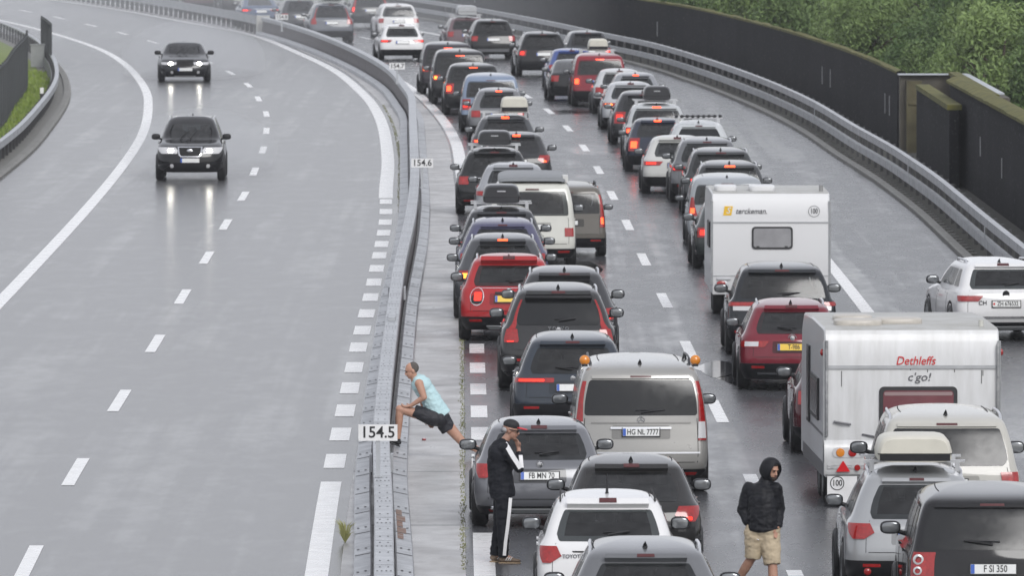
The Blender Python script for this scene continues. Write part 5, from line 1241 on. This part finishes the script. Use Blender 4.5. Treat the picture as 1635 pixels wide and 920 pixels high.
# streaks of dirt
b = MB(); rs = random.Random(9)
for x, z0, z1 in ((-.99,1.70,1.92),(-.02,1.93,1.95),(.22,1.9,1.94),(.60,1.90,1.94),(.98,1.74,1.93),(1.0,1.85,1.93),(-.02,1.99,2.0)): b.box(x-.006,x+.006,-.004,-.0015,z0,z1)
b.build('dirt_streak', mat('dirt',(.12,.12,.12),rough=.8), cv, smooth=False)
b = MB()
for x in (-.55, .05): b.sell((x-.15, 1.0 if x < 0 else 1.4, H_+.03),(.34,.30,.06),.4,.5)
b.sell((-.70,2.2,H_+.03),(.28,.3,.06),.4,.5); b.build('roof_hatch', mat('hatch_cream',(.50,.47,.42),rough=.4,noise=.4), cv)
b = MB(); b.lathe([(0,.035),(.09,.035),(.09,.001)], 'z', (hw-.22,.5,H_), n=12); b.build('roof_vent', mat('vent_cream',(.5,.5,.46),rough=.5), cv)
for y0_, y1_, z0_, z1_ in ((1.2,2.9,1.15,1.75),(3.3,3.8,1.0,2.1)):
    b = MB(); b.box(-hw-.03,-hw+.0,y0_,y1_,z0_,z1_); sw = b.build('side_window', SEAL, cv, smooth=False); b = MB(); b.box(-hw-.034,-hw-.0305,y0_+.06,y1_-.06,z0_+.06,z1_-.06); b.build('pane', PRIV, sw, smooth=False)
b = MB(); b.box(-hw-.008,-hw+.0,.2,5.0,.42,.62); b.box(-hw-.006,-hw,.2,3.6,.98,1.02); b.build('side_skirt', mat('skirt_grey',(.16,.16,.17),rough=.5,noise=.5), cv, smooth=False)
for sg in (-1,1):
    b = MB(); b.tube([(sg*(hw-.02),-.02,2.30),(sg*(hw-.02),-.06,2.20),(sg*(hw-.02),-.05,1.35),(sg*(hw-.02),-.02,1.30)] if sg > 0 else [(sg*(hw-.03),-.02,2.35),(sg*(hw-.03),-.025,1.0)], .022, 6); b.build('corner_rail', mat('rail_grey',(.18,.185,.19),rough=.5,noise=.8,nscale=8,dirt=(.5,.5,.5)), cv)
    b = MB(); b.sell((sg*(hw+.03),.05,2.18),(.03,.03,.05),1,1); b.build('marker_lamp', TAIL, cv)
# farther caravan
W_, H_ = 2.30, 2.42
cv = caravan(1231, 188.5, W_, H_, 5.0, 'farther clean white caravan with yellow square logo and round 100 sticker'); hw = W_/2
CARW2 = mat('caravan_white_clean', (.66,.665,.67), rough=.35, coat=.3, noise=.25, nscale=1.2, dirt=(.6,.6,.6))
for o in cv.children:
    if o.name.startswith('shell'): o.data.materials[0] = CARW2
b = MB(); b.add([(-.93,-.004,1.97),(-.77,-.004,1.97),(-.74,-.004,2.15),(-.90,-.004,2.15),(-.93,.02,1.97),(-.77,.02,1.97),(-.74,.02,2.15),(-.90,.02,2.15)], [(0,1,2,3),(0,4,5,1),(1,5,6,2),(2,6,7,3),(3,7,4,0)]); lg = b.build('logo_square', mat('logo_yellow',(.78,.48,.03),rough=.4), cv, smooth=False)
text_mesh('S', .17, CARW2, lg, (-.835,-.007,2.06), shear=.3, bold=.002)
text_mesh('terckeman.', .155, mat('lettering_grey',(.08,.08,.085),rough=.5), cv, (-.38,-.006,2.05), shear=.3, sx=.88, bold=.001)
b = MB(); b.lathe([(0,.112),(-.003,.112),(-.003,.105),(0,.105)], 'y', (.845,-.004,2.05), n=28); st = b.build('sticker_ring', INK, cv); text_mesh('100', .15, INK, st, (.845,-.006,2.05), sx=.66)
b = MB(); b.box(-hw+.02,hw-.02,-.018,-.002,1.82,1.85); b.build('ledge', mat('ledge_grey2',(.42,.43,.44),rough=.4), cv)
b = MB(); b.box(-hw+.02,hw-.02,-.014,-.002,.78,.80); b.build('ledge', mat('ledge_grey3',(.42,.43,.44),rough=.4), cv)
b = MB(); rrect(b, .03, 1.53, .80, .44, .07, -.024, .022, 0); wf = b.build('rear_window', SEAL, cv); b = MB(); rrect(b, .03, 1.53, .73, .37, .05, -.028, .003, 0); b.build('pane', PANE_G, wf)
b = MB(); b.box(-.28,-.22,-.034,-.028,1.34,1.37); b.box(.27,.33,-.034,-.028,1.34,1.37); b.build('latch', SEAL, wf, smooth=False)
b = MB(); b.sell((-.92,-.02,.73),(.14,.02,.03),.5,.5); b.build('grab_handle', CARW_S, cv)
for x in (-.86,-.15): b = MB(); b.sell((x, .9, H_+.05),(.26 if x > -.5 else .22,.4,.07),.35,.4); b.build('roof_hatch', CARW2, cv)
b = MB(); b.lathe([(0,.04),(.12,.04),(.12,.001)], 'z', (hw-.15,.5,H_), n=12); b.build('roof_vent', mat('vent_grey',(.25,.25,.25),rough=.5), cv)
for sg in (-1,1):
    b = MB(); b.sell((sg*(hw-.20),-.01,.60),(.13,.03,.10),.7,.7); tl = b.build('tail_light', CARW_S, cv); b = MB(); b.sell((sg*(hw-.18),-.035,.62),(.09,.02,.07),.8,.8); b.build('lamp', TAIL, tl)
b = MB(); b.box(-hw-.03,-hw,1.0,2.2,1.3,1.8); b.build('side_window', SEAL, cv, smooth=False)

# ------------------------------------------------------------------ people
def skin_mat(name, c):
    m = mat(name, c, rough=.5, noise=.5, nscale=14, dirt=(c[0]*.8, c[1]*.62, c[2]*.6)); m.node_tree.nodes['Principled BSDF'].inputs['Subsurface Weight'].default_value = .0; return m
SKIN = skin_mat('skin', (.47,.27,.19)); SKIN2 = skin_mat('skin_dark', (.38,.22,.16))
def blob(name, segs, voxel, m, parent, it=4, wr=0.0):
    b = MB()
    for s in segs:
        if s[0] == 'e':
            _, c, r, M = (list(s)+[None])[:4]; b.sell(tuple(c), r, 1, 1, nu=12, nv=18, M=M)
        else:
            p0, r0, p1, r1 = s[:4]; fl = s[4] if len(s) > 4 else ''
            p0 = Vector(p0); p1 = Vector(p1); b.tube([p0, p0.lerp(p1,.5), p1], [r0, (r0+r1)/2*1.02, r1], 16)
            if 'a' not in fl: b.sell(tuple(p0), (r0,)*3, 1, 1, nu=10, nv=16)
            if 'b' not in fl: b.sell(tuple(p1), (r1,)*3, 1, 1, nu=10, nv=16)
    o = b.build(name, m, parent)
    md = o.modifiers.new('r', 'REMESH'); md.mode = 'VOXEL'; md.voxel_size = voxel
    s2 = o.modifiers.new('s', 'SMOOTH'); s2.iterations = it; s2.factor = .5
    bpy.context.view_layer.update()
    me = bpy.data.meshes.new_from_object(o.evaluated_get(bpy.context.evaluated_depsgraph_get()))
    o.modifiers.clear(); old = o.data; o.data = me; bpy.data.meshes.remove(old); me.name = name
    if wr:
        co = [v.co.copy() for v in me.vertices]; no = [v.normal.copy() for v in me.vertices]; fl = []
        for q, nn_ in zip(co, no):
            a = mnoise.noise(Vector((q.x*9, q.y*9, q.z*16)))+.6*mnoise.noise(Vector((q.x*22+5, q.y*22, q.z*34)))
            fl += list(q+nn_*(a*wr))
        me.vertices.foreach_set('co', fl)
    me.polygons.foreach_set('use_smooth', [True]*len(me.polygons)); me.update()
    return o
def hframe(fwd, up=(0,0,1)):
    f = Vector(fwd).normalized(); r = f.cross(Vector(up)).normalized(); u = r.cross(f).normalized(); return f, r, u
def head_segs(c, fwd, up=(0,0,1), k=1.0):
    c = Vector(c); f, r, u = hframe(fwd, up); M = Matrix((r, f, u)).transposed()
    P_ = lambda a, b_, d: c+(r*a+f*b_+u*d)*k
    return [('e', P_(0,-.012,.03), (.074*k,.096*k,.090*k), M), ('e', P_(0,.018,-.035), (.060*k,.070*k,.075*k), M), ('e', P_(0,.050,-.075), (.036*k,.034*k,.030*k), M),
            ('e', P_(0,.092,-.012), (.012*k,.016*k,.026*k), M), ('e', P_(0,.100,-.024), (.016*k,.014*k,.010*k), M),
            ('e', P_(0,.078,.030), (.045*k,.014*k,.012*k), M), ('e', P_(0,.080,-.052), (.024*k,.012*k,.008*k), M),
            ('e', P_(.075,-.01,-.005), (.010*k,.020*k,.032*k), M), ('e', P_(-.075,-.01,-.005), (.010*k,.020*k,.032*k), M)], P_, M
def face_bits(P_, M, parent, brow=(.05,.035,.025)):
    b = MB()
    for s in (-1, 1): b.sell(tuple(P_(s*.030,.083,.010)), (.013,.008,.007), 1, 1, nu=6, nv=10, M=M)
    b.build('eyes', mat('eye_dark',(.03,.02,.018),rough=.3), parent)
    b = MB()
    for s in (-1, 1): b.sell(tuple(P_(s*.032,.090,.030)), (.020,.006,.005), 1, 1, nu=6, nv=10, M=M)
    b.build('eyebrows', mat('brow',brow,rough=.8), parent)
    b = MB(); b.sell(tuple(P_(0,.092,-.052)), (.022,.006,.005), 1, 1, nu=6, nv=10, M=M); b.build('lips', mat('lips',(.30,.12,.10),rough=.5), parent)
def hand_segs(w, d, side, k=1.0, curl=.6, back=(0,0,1)):
    """wrist w, pointing d; side = thumb direction"""
    w = Vector(w); d = Vector(d).normalized(); sd = Vector(side).normalized(); nrm = d.cross(sd).normalized()
    out = []; pc = w+d*.045*k
    for t in (-.028,-.010,.010,.028): out.append((w+sd*t*.7*k, .014*k, w+d*.085*k+sd*t*k, .012*k))
    for t, ln in ((.030,.068),(.010,.078),(-.010,.072),(-.029,.055)):
        a = w+d*.088*k+sd*t*k; m1 = a+(d-nrm*curl*.45).normalized()*ln*.45*k; m2 = m1+(d-nrm*curl*1.3).normalized()*ln*.33*k; m3 = m2+(d*.5-nrm*curl*1.8).normalized()*ln*.25*k
        out += [(a,.0095*k,m1,.009*k),(m1,.009*k,m2,.008*k),(m2,.008*k,m3,.007*k)]
    a = w+d*.025*k+sd*.030*k; m1 = a+(d*.6+sd*.8-nrm*.3).normalized()*.04*k; m2 = m1+(d*.95+sd*.3-nrm*.3).normalized()*.032*k
    out += [(a,.014*k,m1,.0115*k),(m1,.0115*k,m2,.009*k)]
    return out
def shoe(name, ankle, d, m, parent, sole_m, stripes=False, L=.28, up=(0,0,1), drop=.075):
    a = Vector(ankle); f, r, u = hframe(d, up); M = Matrix((r, f, u)).transposed()
    P_ = lambda x, y, z: a+r*x+f*y+u*z
    s = [('e', P_(0,-.02,-drop*.45), (.040,.055,.045), M), ('e', P_(0,.07,-drop*.62), (.042,.09,.036), M), ('e', P_(0,.15,-drop*.75), (.045,.07,.028), M), (P_(0,-.01,-.02),.042,P_(0,-.005,.02),.040,'b')]
    o = blob(name, s, .008, m, parent, 3)
    b = MB(); b.sell(tuple(P_(0,.07,-drop-.012)), (.048,.150,.014), .4, .7, M=M); b.build('sole', sole_m, o)
    if stripes:
        b = MB()
        for k in range(3):
            y = .035+k*.028
            for sg in (-1,1): b.tube([P_(sg*.040,y-.012,-.052), P_(sg*.044,y+.0,-.030), P_(sg*.034,y+.016,-.008)], .006, 5)
        b.build('stripes', SIGNW, o)
    return o

# --- the man in the cap, standing in profile
pr = empty('person', (-.117, 125.3, 0)); tag(pr, 'man in black tracksuit with white stripes and red peaked cap, hand at his mouth', 'person')
k_ = lambda px, py, y=0.0: Vector(((px-803)/123.2, y, (903-py)/123.2))
fwd = Vector((.96,-.12,-.22))
hs_, HP, HM = head_segs(k_(816,690), fwd, k=1.06)
hip = k_(803,793); kR, kL = k_(803,846,-.06), k_(797,845,.09); aR, aL = k_(805,892,-.05), k_(791,891,.10)
shR, shL = k_(806,718,-.17), k_(800,718,.17); elR = k_(829,749,-.19); wrR = k_(828,718,-.10); elL = k_(812,752,.20); wrL = k_(824,740,.02)
sk = hs_ + [(k_(806,706),.055,k_(813,697),.052),(k_(800,725),.12,hip,.12),(hip+Vector((0,-.07,0)),.085,kR,.06),(hip+Vector((0,.07,0)),.085,kL,.06),(kR,.055,aR,.04),(kL,.055,aL,.04),(aR,.04,aR+Vector((.12,0,-.05)),.03),(aL,.04,aL+Vector((.12,0,-.05)),.03),
      (shR,.055,elR,.042),(elR,.042,wrR,.028),(shL,.055,elL,.042),(elL,.042,wrL,.028)] + hand_segs(wrR, (-.25,.1,1), (.6,-.6,.2), .95, .9)
bd = blob('body', sk, .008, SKIN2, pr, 3); face_bits(HP, HM, pr, (.3,.3,.3))
BLKC = mat('black_tracksuit', (.006,.007,.011), spec=.25, rough=.7, noise=.6, nscale=7, dirt=(.015,.016,.022), bump=.5)
WST = mat('white_stripe', (.75,.75,.76), rough=.6)
jk = [(k_(800,722),.150,k_(800,760),.150),(k_(800,760),.150,k_(803,797),.165,'b'),('e',k_(797,728),(.155,.21,.16)),(shR,.078,elR,.062),(elR,.060,k_(829,724,-.12),.046,'b'),(shL,.078,elL,.062),(elL,.060,k_(822,743,.05),.046,'b'),(k_(799,716),.085,k_(805,704),.066,'b'),(shR,.078,k_(800,722),.12),(shL,.078,k_(800,722),.12),(k_(797,740),.16,k_(800,790),.155,'b')]
blob('jacket', jk, .010, BLKC, pr, 4, wr=0.009)
tr = [(hip+Vector((-.01,-.03,.02)),.135,hip+Vector((-.01,.03,.02)),.135),(hip+Vector((0,-.07,-.04)),.105,kR,.080),(kR,.080,aR+Vector((-.01,0,-.01)),.066,'b'),(hip+Vector((-.02,.07,-.04)),.105,kL,.080),(kL,.080,aL+Vector((-.01,0,-.01)),.066,'b')]
blob('trousers', tr, .010, BLKC, pr, 3, wr=0.009)
b = MB()
def ribbon(b, pts, w, out, th=.006):
    for j in range(len(pts)-1):
        p, q = Vector(pts[j]), Vector(pts[j+1]); t = (q-p).normalized(); s_ = t.cross(Vector(out)).normalized(); o_ = Vector(out).normalized()*th
        b.add([p-s_*w, p+s_*w, q+s_*w, q-s_*w, p-s_*w+o_, p+s_*w+o_, q+s_*w+o_, q-s_*w+o_], [(4,5,6,7),(0,1,5,4),(1,2,6,5),(2,3,7,6),(3,0,4,7),(3,2,1,0)])
for dx in (0,):
    ribbon(b, [k_(806,709,-.16), k_(811,716,-.245), k_(819,730,-.262), k_(827,742,-.262), k_(831,749,-.258)], .030, (.0,-1,.1))
    ribbon(b, [k_(833,748,-.235), k_(832,738,-.215), k_(831,728,-.188)], .026, (.3,-1,0))
ribbon(b, [k_(815,797,-.150), k_(813,820,-.170), k_(810,846,-.150), k_(807,868,-.134), k_(805,890,-.125)], .022, (.25,-1,0))
b.build('white_stripes', WST, pr, smooth=False)
CAPM = mat('black_cap', (.012,.012,.014), rough=.7)
f, r_, u = hframe(fwd); 
b = MB(); b.sell(tuple(HP(0,-.012,.068)), (.086,.108,.075), 1, 1, M=HM); cp = b.build('cap', CAPM, pr)
b = MB(); b.sell(tuple(HP(0,.125,.052)), (.070,.075,.010), .8, .8, M=HM); b.build('peak', mat('red_peak',(.55,.02,.03),rough=.6), cp)
b = MB(); b.sell(tuple(HP(0,-.070,-.005)), (.078,.045,.045), 1, 1, M=HM); b.build('hair', mat('grey_hair',(.35,.35,.36),rough=.8), pr)
b = MB(); b.tube([HP(.083,-.02,.016), HP(.080,.06,.014), HP(.05,.092,.010), HP(-.05,.092,.010), HP(-.08,.06,.014)], .006, 5); b.sell(tuple(HP(.038,.092,.006)), (.026,.006,.018), .8, .8, M=HM); b.sell(tuple(HP(-.038,.092,.006)), (.026,.006,.018), .8, .8, M=HM); b.build('sunglasses', INK, pr)
SH1 = mat('brown_shoe', (.16,.115,.08), rough=.7); SOLE1 = mat('gum_sole', (.30,.22,.14), rough=.7)
shoe('shoe', aR, (1,-.12,0), SH1, pr, SOLE1, True); shoe('shoe', aL+Vector((0,0,0)), (1,.1,0), SH1, pr, SOLE1, True)
b = MB()
for a_, y_ in ((aR,0),(aL,0)): b.tube([a_+Vector((-.005,0,.0)), a_+Vector((-.005,0,.05))], .046, 10)
b.build('socks', WST, pr)

# --- the hooded man walking
ph = empty('person', ((1215-817.5)/130.2, 118.5, 0)); tag(ph, 'bearded man in black hooded jacket and beige shorts walking between the lanes holding a cigarette', 'person')
k_ = lambda px, py, y=0.0: Vector(((px-1215)/130.2, y, (969-py)/130.2))
fwd = Vector((.62,-.72,-.28))
hs_, HP, HM = head_segs(k_(1232,752,-.03), fwd, k=1.06)
hipR, hipL = k_(1207,852,0), k_(1229,852,-.02)
kR, kL = k_(1201,893,.02), k_(1234,897,-.10); aR, aL = k_(1178,934,.22), k_(1236,957,-.12)
shR, shL = k_(1197,782,.0), k_(1239,782,-.06); elR, elL = k_(1188,816,.05), k_(1245,815,.0); wrR, wrL = k_(1201,842,-.06), k_(1241,843,-.10)
sk = hs_ + [(k_(1222,776),.060,k_(1229,762,-.02),.056),(k_(1218,790),.13,k_(1218,850),.13),(hipR,.095,kR,.062),(hipL,.095,kL,.062),(kR,.056,aR.lerp(kR,.6),.060),(aR.lerp(kR,.6),.060,aR,.038),(kL,.056,aL.lerp(kL,.6),.060),(aL.lerp(kL,.6),.060,aL,.038),
      (aR,.036,aR+Vector((.08,-.05,-.09)),.03),(aL,.036,aL+Vector((.10,-.08,-.04)),.03),(shR,.055,elR,.045),(elR,.042,wrR,.030),(shL,.055,elL,.045),(elL,.042,wrL,.03)] + hand_segs(wrR, (.25,-.1,-1), (.7,-.6,0), 1.0, .7) + hand_segs(wrL, (-.2,-.3,-1), (-.6,-.6,0), .9, .4)
blob('body', sk, .008, SKIN, ph, 3); face_bits(HP, HM, ph, (.03,.02,.015))
HOOD = mat('black_rain_jacket', (.005,.0055,.008), spec=.25, rough=.55, noise=.7, nscale=6, dirt=(.014,.015,.02), bump=.7)
jk = [('e',k_(1218,788,-.01),(.225,.15,.13)),(k_(1217,790,0),.160,k_(1218,825,0),.165),(k_(1217,825,0),.165,k_(1219,850,0),.178,'b'),(shR,.088,elR,.082),(elR,.080,k_(1197,838,-.04),.062,'b'),(shL,.085,elL,.074),(elL,.072,k_(1242,842,-.08),.058,'b'),(k_(1220,782,0),.11,k_(1227,766,.03),.088),
      (k_(1212,800,-.05),.13,k_(1214,848,-.04),.15,'b'),(k_(1224,800,-.05),.13,k_(1226,847,-.05),.15,'b'),(k_(1218,800,-.06),.13,k_(1219,848,-.06),.14,'b')]
blob('jacket', jk, .010, HOOD, ph, 3, wr=0.009)
# hood: open shell round the face
f, r_, u = hframe(fwd)
b = MB(); c = HP(0,-.015,.005); nu, nv = 14, 22; vs = []; fs = []
for i in range(nu+1):
    th = R(42)+(math.pi-R(42))*i/nu
    for j in range(nv):
        ph_ = 2*math.pi*j/nv; rr = 1+.03*math.sin(3*ph_+i)
        d = (r_*math.cos(ph_)*math.sin(th)*.122+u*math.sin(ph_)*math.sin(th)*.150+f*math.cos(th)*.135)*rr
        if i == nu: d = -f*.14
        vs.append(c+d)
fs = [(i*nv+j, i*nv+(j+1)%nv, (i+1)*nv+(j+1)%nv, (i+1)*nv+j) for i in range(nu) for j in range(nv)]
b.add(vs, fs); hd = b.build('hood', HOOD, ph); sm = hd.modifiers.new('s','SOLIDIFY'); sm.thickness = .014; sm.offset = 0
blob('beard', [('e',HP(0,.050,-.078),(.050,.046,.042),HM),('e',HP(.045,.02,-.055),(.022,.035,.035),HM),('e',HP(-.045,.02,-.055),(.022,.035,.035),HM),('e',HP(0,.090,-.040),(.028,.012,.006),HM)], .006, mat('beard',(.035,.022,.015),rough=.9), ph, 2)
b = MB(); b.sell(tuple(HP(0,.02,.085)), (.066,.062,.032), 1, 1, M=HM); b.build('hair', mat('brown_hair',(.03,.02,.014),rough=.8), ph)
SHO = mat('beige_shorts', (.52,.43,.30), rough=.85, noise=.5, nscale=6, dirt=(.36,.29,.20), bump=.8)
st_ = [(k_(1210,846,0),.150,k_(1228,846,-.02),.150),(hipR,.140,k_(1203,894,.02),.098,'b'),(hipL,.135,k_(1234,903,-.09),.105,'b'),(k_(1218,850),.15,k_(1219,862),.13)]
blob('shorts', st_, .010, SHO, ph, 3, wr=0.009)
cg = MB(); w = wrR+Vector((.035,-.05,-.14)); cg.tube([w, w+Vector((.05,-.03,-.02))], .006, 6); o = cg.build('cigarette', WST); o.location = ph.location; tag(o, 'cigarette in the lowered right hand of the hooded man', 'cigarette')
SHD = mat('dark_shoe', (.02,.02,.022), rough=.6)
shoe('shoe', aR+Vector((0,0,.0)), (.65,-.45,-.55), SHD, ph, SHD, drop=.07, up=(.3,-.2,1)); shoe('shoe', aL+Vector((0,0,0)), (.7,-.6,0), SHD, ph, SHD, drop=.07)

# --- the man stretching at the barrier
YS_ = 146.0
ps = empty('person', ((680-817.5)/105.7, YS_, 0)); tag(ps, 'man in pale blue sleeveless shirt stretching with one foot on the median barrier', 'person')
k_ = lambda px, py, y=0.0: Vector(((px-680)/105.7, y, (734-py)/105.7))
fwd = Vector((-.93,-.15,-.30))
hs_, HP, HM = head_segs(k_(657,593,-.02), fwd, k=1.05)
hip = k_(700,668); hL, hR = k_(692,668,-.08), k_(706,671,.08)
kF, aF = k_(638,654,-.08), k_(635,703,-.06); kB, aB = k_(736,706,.10), k_(774,727,.14)
shN, elN, wrN = k_(669,612,-.20), k_(677,634,-.24), k_(656,648,-.15); shF, elF, wrF = k_(668,614,.18), k_(676,650,.22), k_(682,672,.12)
sk = hs_ + [(k_(662,608),.058,k_(659,598,-.01),.056),(k_(673,616),.12,k_(688,640),.125),(k_(688,640),.125,hip,.12),(hL,.098,kF,.064),(kF,.058,kF.lerp(aF,.35),.060),(kF.lerp(aF,.35),.060,aF,.037),(hR,.098,kB,.066),(kB,.058,kB.lerp(aB,.35),.062),(kB.lerp(aB,.35),.062,aB,.038),
      (aB,.036,aB+Vector((.02,0,-.05)),.035),(aF,.036,aF+Vector((-.12,0,.02)),.03),(shN,.066,elN,.048),(elN,.046,wrN,.030),(shF,.062,elF,.046),(elF,.044,wrF,.030),(k_(670,614,-.10),.075,shN,.062),(k_(670,614,.10),.075,shF,.06)]
sk += hand_segs(wrN, (-1,.3,-.12), (.1,.9,.2), 1.0, .7) + hand_segs(wrF, (.55,-.2,-1), (-.8,-.4,-.2), 1.0, .4)
blob('body', sk, .008, SKIN, ps, 3); face_bits(HP, HM, ps, (.10,.08,.07))
SHIRT = mat('pale_blue_shirt', (.47,.66,.69), rough=.75, noise=.4, nscale=5, dirt=(.38,.55,.58), bump=.7)
ts = [(k_(671,614),.140,k_(685,634),.150),(k_(685,634),.150,k_(700,662),.158,'b'),('e',k_(674,617),(.15,.185,.145)),(k_(694,650),.150,k_(708,666),.135,'b'),(k_(668,610,-.06),.09,k_(667,607,.06),.09)]
blob('sleeveless_shirt', ts, .010, SHIRT, ps, 3, wr=0.010)
BSH = mat('black_shorts', (.012,.013,.018), rough=.65, noise=.6, nscale=7, dirt=(.03,.03,.04), bump=.6)
sh_ = [(hip+Vector((0,-.03,0)),.140,hip+Vector((0,.03,0)),.140),(hL,.128,k_(661,657,-.08),.098,'b'),(hR,.128,k_(716,689,.09),.112,'b')]
blob('shorts', sh_, .010, BSH, ps, 3, wr=0.010)
b = MB(); b.sell(tuple(HP(0,-.036,.036)), (.0815,.086,.090), 1, 1, M=HM); b.build('hair', mat('greying_hair',(.10,.09,.08),rough=.85,noise=.6,nscale=20), ps)
shoe('shoe', aF+Vector((-.005,0,.0)), (-.85,0,.35), mat('black_trainer',(.015,.015,.017),rough=.6), ps, INK, up=(.35,0,.9), drop=.07)
shoe('shoe', aB+Vector((0,0,.03)), (-.95,0,-.2), mat('black_trainer2',(.015,.015,.017),rough=.6), ps, INK, drop=.07)
# small red thing on the concrete
cx, cy = at(677, 704); b = MB(); b.sell((cx, cy, .02),(.035,.1,.02),.8,.8); tag(b.build('litter', TAIL), 'small red scrap lying on the concrete median below the stretching man', 'litter')

# ------------------------------------------------------------------ wet air
HZ = bpy.data.materials.new('rain_haze'); HZ.use_nodes = True; nt = HZ.node_tree; nt.nodes.clear()
pv = nt.nodes.new('ShaderNodeVolumePrincipled'); pv.inputs['Color'].default_value = (.93,.95,.98,1); pv.inputs['Density'].default_value = HAZE_D; pv.inputs['Anisotropy'].default_value = .2
oo = nt.nodes.new('ShaderNodeOutputMaterial'); nt.links.new(pv.outputs[0], oo.inputs['Volume'])
b = MB(); b.box(-160,160,-20,760,-1.1,11.5); hz = b.build('haze', HZ, smooth=False); tag(hz, 'pale rain haze over the motorway', 'haze', kind='stuff')

def mist(name, label, cat, c, r, d, seed=0):
    m = bpy.data.materials.new('mist'); m.use_nodes = True; nt = m.node_tree; nt.nodes.clear()
    pv = nt.nodes.new('ShaderNodeVolumePrincipled'); pv.inputs['Color'].default_value = (.93,.95,.98,1); pv.inputs['Density'].default_value = d
    oo = nt.nodes.new('ShaderNodeOutputMaterial'); nt.links.new(pv.outputs[0], oo.inputs['Volume'])
    b = MB(); b.sell((0,0,0), r, 1, 1, nu=16, nv=28); o = b.build(name, m); o.location = c; tag(o, label, cat, kind='stuff'); return o
mist('spray_mist', 'pale spray hanging over the far part of the motorway', 'mist', (-16, 500, .8), (36, 115, 5.5), .0042)
mist('tyre_spray', 'fine water spray trailing behind the nearer oncoming car', 'spray', (-8.8, 272, .4), (2.2, 10, 1.2), .03)
mist('tyre_spray', 'fine water spray trailing behind the farther oncoming car', 'spray', (-12.3, 373, .5), (2.8, 12, 1.6), .035)
